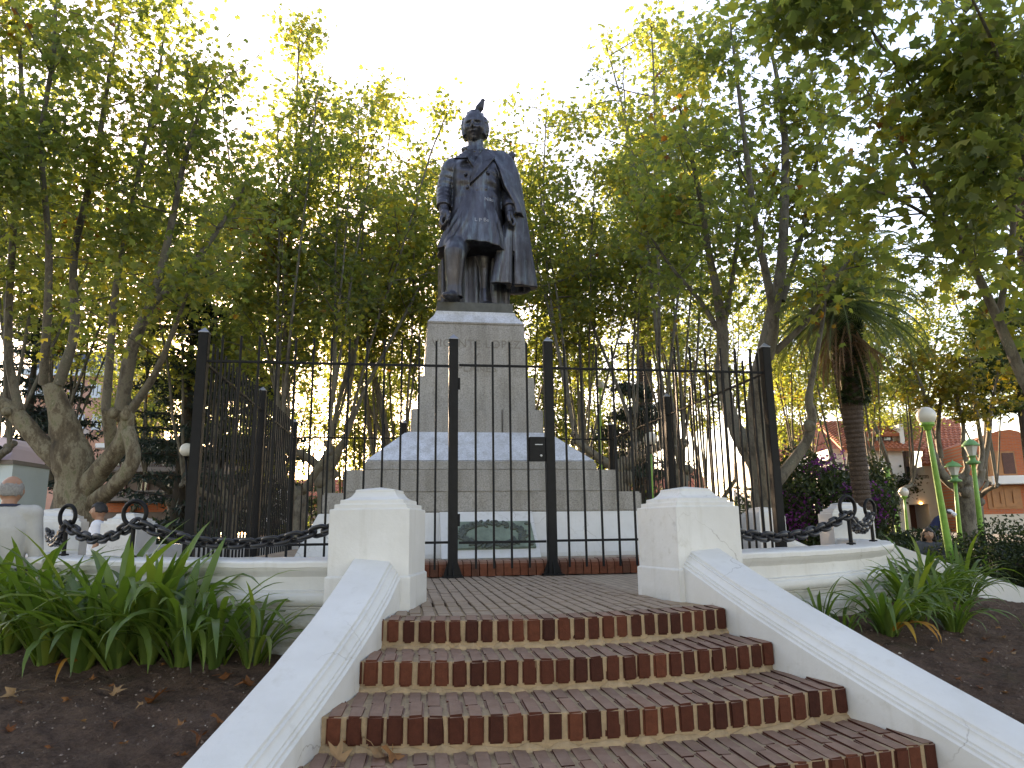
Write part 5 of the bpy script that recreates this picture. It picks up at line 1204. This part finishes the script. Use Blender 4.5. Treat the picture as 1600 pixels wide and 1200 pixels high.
def bush(name, label, cat, c, r, n, mat, size, seed, group=None, kind=None, flowers=0, squash=.25):
    rnd = np.random.default_rng(seed); c = np.array(c, float); t = thing(name, label, cat, (c[0], c[1], ZG), 0, group, kind); m = MB()
    for k in range(9):
        d = rnd.normal(size=3); d[2] = abs(d[2])+.5; B_ = bez((rnd.normal()*.1, rnd.normal()*.1, -.02), d*np.array([r[0], r[1], r[2]]), np.linalg.norm(d*np.array(r))*.75, 5, rnd, 0, .1); m.tube(B_, np.linspace(.035, .008, 6), 5, False)
    m.build('stem', MT['bark_d'], t, smooth=True)
    u = rnd.normal(size=(n, 3)); u /= np.linalg.norm(u, axis=1)[:, None]; lum = 1+.16*np.sin(u[:, 0]*5+seed)+.14*np.sin(u[:, 1]*6+2*seed)+.12*np.sin(u[:, 2]*7)+.08*np.sin(u[:, 0]*13)*np.sin(u[:, 2]*11)
    q = u*(rnd.random(n)**squash*lum)[:, None]*np.array(r)+np.array([0, 0, c[2]-ZG]); q = q[q[:, 2] > .03]
    link('foliage', leafmesh('foliage', q, MT[mat], size*1.25, rnd, .3, kite=True), t)
    if flowers:
        ctr = [(rnd.uniform(-.75, .6), -rnd.uniform(.3, .9), rnd.uniform(-.2, .75)) for _ in range(flowers)]; P_ = []
        for a in ctr: a = np.array(a); a /= np.linalg.norm(a)/1.02; P_.append(a*np.array(r)*1.0+np.array([0, 0, c[2]-ZG])+rnd.normal(size=(55, 3))*np.array([.22, .12, .16]))
        link('blossom', leafmesh('blossom', np.concatenate(P_), MT['bract'], .075, rnd, .3), t)
    return t
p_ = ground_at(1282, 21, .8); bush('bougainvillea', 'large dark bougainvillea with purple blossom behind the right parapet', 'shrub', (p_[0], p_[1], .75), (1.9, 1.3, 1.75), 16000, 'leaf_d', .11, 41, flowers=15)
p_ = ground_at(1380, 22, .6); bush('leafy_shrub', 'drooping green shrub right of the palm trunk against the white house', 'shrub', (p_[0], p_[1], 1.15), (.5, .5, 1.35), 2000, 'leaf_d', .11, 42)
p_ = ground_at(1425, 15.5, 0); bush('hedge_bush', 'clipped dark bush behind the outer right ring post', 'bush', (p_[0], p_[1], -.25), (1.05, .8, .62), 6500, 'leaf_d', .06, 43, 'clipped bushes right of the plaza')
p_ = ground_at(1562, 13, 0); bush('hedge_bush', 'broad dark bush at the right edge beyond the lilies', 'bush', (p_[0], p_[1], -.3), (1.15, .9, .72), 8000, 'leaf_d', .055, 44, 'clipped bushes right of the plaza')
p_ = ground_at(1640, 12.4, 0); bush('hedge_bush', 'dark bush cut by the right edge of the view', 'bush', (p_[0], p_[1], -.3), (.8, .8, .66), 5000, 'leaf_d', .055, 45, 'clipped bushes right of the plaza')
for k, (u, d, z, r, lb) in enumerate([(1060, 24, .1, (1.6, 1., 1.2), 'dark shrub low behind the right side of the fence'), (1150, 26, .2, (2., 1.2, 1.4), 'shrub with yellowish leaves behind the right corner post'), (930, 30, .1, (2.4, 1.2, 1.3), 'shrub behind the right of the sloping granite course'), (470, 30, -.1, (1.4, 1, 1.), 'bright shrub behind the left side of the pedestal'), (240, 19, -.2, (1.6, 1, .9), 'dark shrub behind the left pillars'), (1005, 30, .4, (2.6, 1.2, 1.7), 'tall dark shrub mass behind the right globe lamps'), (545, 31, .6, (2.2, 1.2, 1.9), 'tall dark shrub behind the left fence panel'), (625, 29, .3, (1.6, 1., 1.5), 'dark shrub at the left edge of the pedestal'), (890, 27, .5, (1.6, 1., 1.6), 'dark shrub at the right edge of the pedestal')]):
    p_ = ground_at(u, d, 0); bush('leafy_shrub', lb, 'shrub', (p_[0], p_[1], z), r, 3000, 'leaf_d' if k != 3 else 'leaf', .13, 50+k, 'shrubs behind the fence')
# ------------------------------------------------------------------ lamps
def globe_lamp(u, d, vtop, label, gr, lean=0., ub=None, r0=.055):
    top = at(u, vtop, d); base = ground_at(ub if ub is not None else u, d, ZG); t = thing('street_lamp', label, 'street lamp', tuple(base), 0, 'green park lamps'); H = top[2]-base[2]; dx = top[0]-base[0]; dy = top[1]-base[1]
    m = MB(); P_ = [(dx*s_, dy*s_, (H-gr)*s_) for s_ in (0, .25, .5, .75, 1)]; m.tube(P_, [r0*1.3, r0*1.15, r0, r0*.85, r0*.72], 12); m.build('pole', MT['green_post' if u > 400 else 'iron'], t, smooth=True)
    m = MB(); m.lathe([(r0*.7, -.10), (r0*1.2, -.08), (r0*1.2, -.03), (r0*2.1, -.015), (r0*2.2, .03), (r0*1.4, .05)], (dx, dy, H-gr), 14); m.build('collar', MT['iron'] if gr > .18 else MT['green_post'], t, smooth=True)
    m = MB(); m.ell((dx, dy, H), (gr, gr, gr), 24, 16); m.build('globe', MT['lamp_glass'], t, smooth=True)
def lantern(u, d, vcap, label, ub):
    top = at(u, vcap, d); base = ground_at(ub, d, ZG); t = thing('street_lamp', label, 'street lamp', tuple(base), 0, 'green park lamps'); H = top[2]-base[2]; dx = top[0]-base[0]; dy = top[1]-base[1]; k = d/18*.85
    m = MB(); m.tube([(dx*s_, dy*s_, (H-.62*k)*s_) for s_ in (0, .3, .6, 1)], [.085, .072, .06, .05], 12); m.build('pole', MT['green_post'], t, smooth=True)
    m = MB(); z = H-.62*k; m.lathe([(.07, z-.02), (.18*k, z), (.19*k, z+.05), (.10*k, z+.08), (.08*k, z+.18), (.15*k, z+.20)], (dx, dy, 0), 12); m.build('collar', MT['lantern_cap'], t, smooth=True)
    m = MB(); m.lathe([(.10*k, z+.20), (.19*k, z+.45)], (dx, dy, 0), 6); m.build('lantern', MT['lantern_glass'], t)
    m = MB(); m.lathe([(.25*k, z+.45), (.23*k, z+.48), (.13*k, z+.58), (.03*k, z+.63), (.001, z+.68)], (dx, dy, 0), 12); m.build('lamp_cap', MT['lantern_cap'], t, smooth=True)
globe_lamp(1447, 13, 650, 'tallest green globe lamp leaning behind the right lilies', .165, ub=1482, r0=.058)
globe_lamp(1412, 27, 769, 'short green lamp with a warm globe in front of the white house', .18, ub=1417, r0=.055)
globe_lamp(937, 23, 601, 'thin green globe lamp seen through the right fence panel', .15, ub=941, r0=.045)
globe_lamp(1016, 19, 686, 'green globe lamp standing low behind the fence side panel', .185, ub=1018, r0=.05)
globe_lamp(292, 20, 703, 'globe lamp half hidden by the left corner post of the fence', .19, ub=298, r0=.035)
lantern(1488, 22, 720, 'green lantern lamp between the globe lamp and the pollarded plane', 1497); lantern(1516, 18, 692, 'green lantern lamp in front of the brick house', 1532)
b_ = ground_at(1407, 24, ZG); t = thing('green_post', 'plain green post left of the short warm globe lamp', 'post', tuple(b_)); m = MB(); m.tube([(0, 0, 0), (-.25, 0, 3.0)], [.09, .085], 12); m.build('pole', MT['green_post'], t); m = MB(); m.lathe([(.09, 2.98), (.12, 3.), (.12, 3.06), (.001, 3.1)], (-.25, 0, 0), 12); m.build('post_cap', MT['lantern_cap'], t)

# ------------------------------------------------------------------ houses
def m_tiles(name, c1, c2):
    m, nt, b, o = newmat(name); v = coords(nt)
    n = noise(nt, wcoords(nt), 3, 6, .7); oi = nd(nt, 'ObjectInfo'); c = ramp(nt, oi.outputs['Random'], [(0, c1), (1, c2)])
    c = mixc(nt, 1., c, ramp(nt, n, [(.3, (.7, .7, .7)), (.7, (1.2, 1.15, 1.1))]), 'MULTIPLY'); nt.links.new(c, b.inputs['Base Color']); b.inputs['Roughness'].default_value = .85; return m
MT['tiles'] = m_tiles('roof_tiles', (.36, .11, .06), (.46, .18, .10))
def m_facing():
    m, nt, b, o = newmat('brick_facing'); v = coords(nt); mp = nd(nt, 'Mapping'); mp.inputs['Rotation'].default_value = (PI/2, 0, 0); nt.links.new(v, mp.inputs[0])
    br = nd(nt, 'TexBrick'); br.inputs['Scale'].default_value = 1; br.inputs['Brick Width'].default_value = .25; br.inputs['Row Height'].default_value = .075; br.inputs['Mortar Size'].default_value = .009
    br.inputs['Color1'].default_value = (.50, .125, .038, 1); br.inputs['Color2'].default_value = (.42, .095, .034, 1); br.inputs['Mortar'].default_value = (.30, .17, .11, 1); nt.links.new(mp.outputs[0], br.inputs['Vector'])
    nt.links.new(br.outputs['Color'], b.inputs['Base Color']); b.inputs['Roughness'].default_value = .85; return m
MT['facing'] = m_facing()
MT['stucco'] = simple('white_stucco', (.74, .735, .73), .8, .06, 1.5); MT['stucco_c'] = simple('cream_stucco', (.55, .49, .40), .8, .1, 1.5)
MT['pinkwall'] = simple('pink_brick_wall', (.46, .26, .20), .85, .12, 2); MT['slate'] = simple('slate_roof', (.05, .06, .085), .5, .2, 3)
MT['wood'] = simple('varnished_wood', (.34, .13, .03), .45, .2, 5); MT['wood_d'] = simple('dark_wood', (.09, .028, .016), .6, .25, 5)
MT['glass'] = simple('window_glass', (.05, .06, .07), .08, .2, 2, bmp=0, spec=.8); MT['curtain'] = simple('lace_curtain', (.45, .44, .40), .8, .2, 20)
MT['grey_wall'] = simple('grey_wall', (.20, .17, .15), .85, .15, 1.5); MT['pale_blue'] = simple('pale_blue_frame', (.45, .52, .58), .6, .1, 3)
MT['shade'] = simple('loggia_plaster', (.16, .12, .10), .85, .2, 2); MT['pinkpaint'] = simple('pale_pink_paint', (.62, .50, .56), .6, .06, 1.5); MT['bluepaint'] = simple('pale_blue_paint', (.46, .53, .54), .6, .06, 1.5)
class Facade:
    """local frame of a house front: x along the street, y away from the square, z up; F(u, v) gives local x, z of a pixel on the front plane"""
    def __init__(s, u0, d, turn):
        s.o = ground_at(u0, d, ZG); s.rz = -CAMP[3]+turn; cs, sn = math.cos(s.rz), math.sin(s.rz); s.ex = np.array([cs, sn, 0]); s.ey = np.array([-sn, cs, 0])
    def f(s, u, v, y=0.):
        dr = _f+(u-800)/_fl*_r-(v-600)/_fl*_u; t = ((s.o+s.ey*y-_c)@s.ey)/(dr@s.ey); p_ = _c+t*dr-s.o; return np.array([p_@s.ex, p_[2]])
    def rect(s, u0, v0, u1, v1, y=0.):
        um, vm = (u0+u1)/2, (v0+v1)/2; return s.f(u0, vm, y)[0], s.f(um, v1, y)[1], s.f(u1, vm, y)[0], s.f(um, v0, y)[1]
def hbox(par, name, r, y0, y1, mat, bev=0.):
    m = MB(); m.box2((r[0], y0, r[1]), (r[2], y1, r[3])); return m.build(name, MT[mat], par, bevel=bev)
def window(par, r, y, frame='stucco', pane='glass', mull=1, fr=.07):
    m = MB(); x0, z0, x1, z1 = r
    for a, b in (((x0, y-.05, z0), (x0+fr, y+.06, z1)), ((x1-fr, y-.05, z0), (x1, y+.06, z1)), ((x0+fr, y-.05, z0), (x1-fr, y+.06, z0+fr)), ((x0+fr, y-.05, z1-fr), (x1-fr, y+.06, z1))): m.box2(a, b)
    for k in range(1, mull+1): xm = x0+(x1-x0)*k/(mull+1); m.box2((xm-fr/2, y-.045, z0+fr), (xm+fr/2, y+.055, z1-fr))
    o = m.build('window', MT[frame], par); m = MB(); m.box2((x0+fr*.5, y+.01, z0+fr*.5), (x1-fr*.5, y+.03, z1-fr*.5)); m.build('pane', MT[pane], o); return o
def tiled(par, quad, name='roof', th=.10, rows=None):
    """a pitched roof plane; every course of tiles is a lapped strip with scalloped edge"""
    A, Bq, C, D = [np.array(q, float) for q in quad]   # eave left, eave right, ridge right, ridge left
    m = MB(); V = np.array([A, Bq, C, D]); nrm = np.cross(Bq-A, D-A); nrm /= np.linalg.norm(nrm)
    if nrm[2] < 0: nrm = -nrm
    m.add(np.vstack([V-nrm*th, V]), [(3, 2, 1, 0), (4, 5, 6, 7), (0, 1, 5, 4), (1, 2, 6, 5), (2, 3, 7, 6), (3, 0, 4, 7)]); ro = m.build(name, MT['tiles'], par)
    L = np.linalg.norm((D+C)/2-(A+Bq)/2); n = rows or max(3, int(L/.32))
    for k in range(n):
        s0, s1 = k/n, min(1, (k+1.12)/n); a0, b0, a1, b1 = A+(D-A)*s0, Bq+(C-Bq)*s0, A+(D-A)*s1, Bq+(C-Bq)*s1
        W = np.linalg.norm(b0-a0); nt_ = max(2, int(W/.24)); mm = MB(); Vs = []; F = []
        for j in range(nt_*2+1):
            q = j/(nt_*2); h = .055+.035*(1 if j % 2 else -1); Vs += [a0+(b0-a0)*q+nrm*(h+.03), a1+(b1-a1)*q+nrm*(h*.6), a0+(b0-a0)*q+nrm*.0]
        for j in range(nt_*2): F += [(3*j, 3*j+3, 3*j+4, 3*j+1), (3*j+2, 3*j+5, 3*j+3, 3*j)]
        mm.add(np.array(Vs), F); o = mm.build('tile_course', MT['tiles'], ro)
# white house with dormer
H = Facade(1430, 38, rad(-6)); h = thing('white_house', 'white house with red tiled roof, dormer and recessed balcony behind the palm', 'house', tuple(H.o), H.rz)
R = H.rect
hbox(h, 'wall', R(1300, 700, 1417, 832), .0, 6, 'stucco'); hbox(h, 'wall', R(1417, 752, 1453, 788), -.02, 1.6, 'stucco', .01); hbox(h, 'wall', R(1450, 728, 1474, 832), .02, 6, 'stucco'); hbox(h, 'wall', R(1474, 728, 1497, 788), .02, 6, 'stucco')
hbox(h, 'loggia', R(1417, 700, 1450, 752), 1.6, 3, 'grey_wall'); window(h, R(1422, 723, 1447, 750), 1.55, 'grey_wall', 'glass', 1, .08)
hbox(h, 'balcony_slab', R(1417, 748, 1453, 753), -.1, 1.6, 'stucco')
m = MB(); r = R(1421, 744, 1450, 749)
for k in range(14): x = r[0]+(r[2]-r[0])*k/13; m.box2((x-.012, -.06, r[1]-.02), (x+.012, -.03, r[3]))
m.box2((r[0], -.065, r[3]), (r[2], -.025, r[3]+.04)); m.build('balcony_rail', MT['grey_wall'], h)
hbox(h, 'doorway', R(1417, 788, 1450, 832), 1.4, 1.6, 'wood_d'); hbox(h, 'door', R(1428, 791, 1446, 832), 1.32, 1.39, 'wood_d', .01)
hbox(h, 'garage_door', R(1474, 788, 1497, 832), .4, .5, 'wood_d'); hbox(h, 'garage_door', R(1370, 789, 1398, 832), -.04, -.005, 'wood_d')
e0, e1 = H.f(1310, 702), H.f(1436, 704); rt = H.f(1330, 662, 4); rt2 = H.f(1482, 662, 4)
tiled(h, ((e0[0], -.5, e0[1]), (e1[0], -.5, e1[1]), (rt2[0], 4.2, rt[1]+.2), (rt[0]-2, 4.2, rt[1]+.2)))
e0, e1 = H.f(1433, 727), H.f(1503, 727); q0 = H.f(1441, 700); tiled(h, ((e0[0], -.6, e0[1]), (e1[0], -.6, e1[1]), (H.f(1500, 664, 4)[0], 4.0, rt[1]+.1), (H.f(1444, 664, 4)[0], 4.0, rt[1]+.1)))
dm = R(1352, 679, 1410, 697, .6); db = hbox(h, 'dormer', (dm[0], dm[1]-.2, dm[2], dm[3]), .55, 4, 'stucco'); window(db, R(1366, 681, 1394, 689.5, .5), .5, 'wood_d', 'glass', 1, .06)
a, b, c = H.f(1350, 680, .3), H.f(1405, 679, .3), H.f(1404, 661, 1.8); tiled(h, ((a[0], .2, a[1]), (b[0], .2, b[1]), (b[0], 2.4, c[1]), (a[0], 2.4, c[1])))
r = R(1404, 663, 1411, 698, .3); hbox(h, 'gable', r, .15, 3.2, 'stucco')
r = R(1380, 812, 1396, 817); m = MB(); m.ell((H.f(1438, 783)[0], -.05, H.f(1438, 783)[1]-.12), (.07, .07, .05), 10, 8)
wl = m.build('porch_light', None, h); ml, ntl, bl, ol = newmat('porch_glow'); bl.inputs['Emission Color'].default_value = (1, .5, .12, 1); bl.inputs['Emission Strength'].default_value = 5; wl.data.materials.append(ml)
rnd = np.random.default_rng(77); q = H.f(1410, 757); lm = leafmesh('balcony_plant', np.column_stack([rnd.normal(q[0], .38, 500), rnd.normal(-.3, .2, 500), rnd.normal(q[1], .30, 500)]), MT['leaf_d'], .13, rnd); o = link('balcony_plant', lm, None, tuple(H.o), (0, 0, H.rz)); tag(o, 'bushy plant growing at the corner of the white house balcony', 'plant')
# second tiled house far left of the palm
H2 = Facade(1270, 46, rad(0)); h = thing('tiled_house', 'house whose red tiled roof shows above the bougainvillea', 'house', tuple(H2.o), H2.rz)
hbox(h, 'wall', H2.rect(1190, 712, 1345, 832), 0, 6, 'stucco_c'); a, b = H2.f(1180, 714), H2.f(1350, 714); c = H2.f(1200, 664, 3); tiled(h, ((a[0], -.6, a[1]), (b[0], -.6, b[1]), (b[0]-1, 4, c[1]+.1), (a[0]+1, 4, c[1]+.1)))
for u in (1215, 1260, 1305): window(h, H2.rect(u, 730, u+22, 765), -.03, 'wood', 'glass', 1, .1)
# brick house
H3 = Facade(1560, 33, rad(-14)); h = thing('brick_house', 'red brick house with wooden windows and a white balcony slab at the right edge', 'house', tuple(H3.o), H3.rz); R = H3.rect
r0 = R(1517, 690, 1660, 833); hbox(h, 'wall', (r0[0], r0[1], r0[2], r0[3]), 0, 7, 'facing')
xs_ = [H3.f(u, v) for u, v in ((1517, 692), (1530, 684), (1560, 673), (1578, 671), (1592, 674), (1606, 690))]
m = MB(); m.prism([(p_[0], p_[1]) for p_ in xs_][::-1], .001, 5); m.build('gable', MT['facing'], h)
for (u0, v0, u1, v1, pn) in ((1541, 705, 1564, 743, 'wood'), (1564, 705, 1587, 743, 'wood_d')):
    r = R(u0, v0, u1, v1); hbox(h, 'shutter_frame', r, -.04, .0, 'wood'); n_ = 16
    for k in range(n_): z = r[1]+.08+(r[3]-r[1]-.16)*k/n_; hbox(h, 'shutter_slat', (r[0]+.06, z, r[2]-.06, z+.06), -.065, -.041, pn)
hbox(h, 'balcony_slab', R(1538, 744, 1660, 757), -.9, -.002, 'stucco', .02)
r = R(1546, 763, 1592, 792); window(h, (r[0]+.1, r[1], (r[0]+r[2])/2-.01, r[3]), -.04, 'wood', 'curtain', 0, .16); window(h, ((r[0]+r[2])/2+.01, r[1], r[2]-.1, r[3]), -.04, 'wood', 'curtain', 0, .16)
hbox(h, 'window_box', (r[0]-.1, r[1]-.1, r[2]+.1, r[3]+.12), -.035, -.001, 'wood'); hbox(h, 'wall_base', R(1517, 803, 1660, 834), -.12, -.002, 'stucco_c')
hbox(h, 'column', R(1513, 786, 1526, 834, -.8), -.9, -.6, 'stucco', .02)
# pink apartment block
H4 = Facade(110, 40, rad(10)); h = thing('apartment_block', 'pink brick apartment block with slate mansard behind the pollarded plane', 'building', tuple(H4.o), H4.rz); R = H4.rect
r = R(30, 588, 172, 800); hbox(h, 'wall', r, 0, 10, 'pinkwall'); hbox(h, 'cornice', (r[0]-.2, r[3], r[2]+.2, r[3]+.35), -.35, 10, 'pale_blue'); rr = R(34, 545, 168, 585, .4)
m = MB(); m.loft([[(r[0], -.1, r[3]+.35), (r[2], -.1, r[3]+.35), (r[2], 10, r[3]+.35), (r[0], 10, r[3]+.35)], [(r[0]+.6, 1.0, rr[3]), (r[2]-.6, 1.0, rr[3]), (r[2]-.6, 9, rr[3]), (r[0]+.6, 9, rr[3])]]); m.build('mansard_roof', MT['slate'], h)
q = R(100, 554, 117, 576, .3); db = hbox(h, 'dormer', (q[0], q[1], q[2], q[3]), .12, 1.6, 'pale_blue'); window(db, (q[0]+.12, q[1]+.1, q[2]-.12, q[3]-.1), .1, 'stucco', 'curtain', 0, .08)
for (u0, v0, u1, v1) in ((64, 592, 88, 616), (109, 597, 130, 620), (76, 638, 90, 660), (110, 648, 132, 672), (40, 596, 55, 618), (142, 600, 158, 622), (144, 648, 160, 672), (70, 690, 88, 714), (108, 700, 130, 724)):
    window(h, R(u0, v0, u1, v1), -.04, 'pale_blue', 'curtain' if v0 < 600 else 'glass', 1, .14)
for (u0, v0, u1, v1) in ((98, 672, 140, 681), (60, 616, 92, 623)): hbox(h, 'balcony_slab', R(u0, v0, u1, v1), -1., -.002, 'pale_blue', .02)
# low block with long balconies
H5 = Facade(240, 34, rad(8)); h = thing('balcony_block', 'low dark brick block with long pale balconies behind the left trees', 'building', tuple(H5.o), H5.rz); R = H5.rect
hbox(h, 'wall', R(165, 697, 335, 832), 0, 6, 'shade')
for v in (697, 733, 777): hbox(h, 'balcony_slab', R(165, v, 302, v+7), -1.2, -.002, 'grey_wall' if v > 700 else 'stucco', .02)
for v in (724, 768):
    m = MB(); r = R(165, v, 302, v+9, -1.1)
    for k in range(40): x = r[0]+(r[2]-r[0])*k/39; m.box2((x-.015, -1.12, r[1]), (x+.015, -1.08, r[3]))
    m.box2((r[0], -1.13, r[3]), (r[2], -1.07, r[3]+.05)); m.build('balcony_rail', MT['grey_wall'], h)
for u in (180, 215, 250, 285):
    for v0, v1 in ((708, 730), (748, 775)): window(h, R(u, v0, u+18, v1), -.04, 'wood_d', 'glass', 1, .08)
hbox(h, 'brick_panel', R(165, 786, 302, 800), -.08, -.003, 'facing')
# gabled house in the glare behind the left side of the fence
H6 = Facade(362, 40, rad(0)); h = thing('gabled_house', 'pale gabled house in the glare behind the left side of the fence', 'house', tuple(H6.o), H6.rz); R = H6.rect
hbox(h, 'wall', R(330, 738, 400, 832), 0, 6, 'stucco'); a, b, c = H6.f(324, 740), H6.f(406, 740), H6.f(365, 700)
m = MB(); m.prism([(a[0]+.2, a[1]), (c[0], c[1]-.1), (b[0]-.2, b[1])][::-1], .001, 6); m.build('gable', MT['stucco'], h)
tiled(h, ((a[0], -.4, a[1]), (a[0], 6, a[1]), (c[0], 6, c[1]+.1), (c[0], -.4, c[1]+.1))); tiled(h, ((b[0], -.4, b[1]), (b[0], 6, b[1]), (c[0], 6, c[1]+.1), (c[0], -.4, c[1]+.1)))
window(h, R(365, 753, 386, 771), -.04, 'wood_d', 'glass', 1, .1)
# pale pink kiosk at the left edge
H7 = Facade(0, 17, rad(4)); h = thing('painted_kiosk', 'pale pink and blue kiosk with an arched top at the left edge', 'kiosk', tuple(H7.o), H7.rz); f = H7.f
a = H7.f(-60, 724); b = H7.f(18, 718); arc = [H7.f(u, v) for u, v in ((-60, 724), (-60, 690), (-40, 682), (0, 682), (10, 686), (17, 694), (19, 700), (18, 722))]
m = MB(); m.prism([(p_[0], p_[1]) for p_ in arc], 0, 1.4); m.build('arched_top', MT['pinkpaint'], h); r = H7.rect(-60, 722, 19, 790); hbox(h, 'wall', (r[0], 0, r[2], r[3]-.06), -.05, 1.5, 'bluepaint'); hbox(h, 'ledge', (r[0], r[3]-.06, r[2]+.03, r[3]+.04), -.12, 1.5, 'grey_wall')
q = f(-4, 700); m = MB(); m.ell((q[0], -.01, q[1]), (.13, .03, .07), 14, 8); m.build('painted_eye', MT['iron'], h)
# houses added on the sun side to keep low sun off the foreground
for k, (u, d, wd, hh, mt) in enumerate([(480, 58, 9, 5.5, 'grey_wall'), (640, 62, 10, 6, 'shade'), (830, 60, 9, 5, 'grey_wall'), (1010, 58, 10, 6, 'shade')]):
    Hq = Facade(u, d, 0); h = thing('sun_screen_house', ('low grey house added in the distance left of the pedestal to screen the sun', 'brown house added in the distance behind the pedestal to screen the sun', 'low grey house added in the distance right of the gate to screen the sun', 'brown house added in the distance behind the right fence panel to screen the sun')[k], 'house', tuple(Hq.o), Hq.rz)
    hbox(h, 'wall', (-wd/2, 0, wd/2, hh*.6), 0, 6, mt); tiled(h, ((-wd/2-.4, -.5, hh*.6), (wd/2+.4, -.5, hh*.6), (wd/2+.4, 3, hh), (-wd/2-.4, 3, hh)), rows=8)
    for x in (-wd*.3, 0, wd*.3): window(h, (x-.5, .9, x+.5, 2.2), -.04, 'wood_d', 'glass', 1, .1)
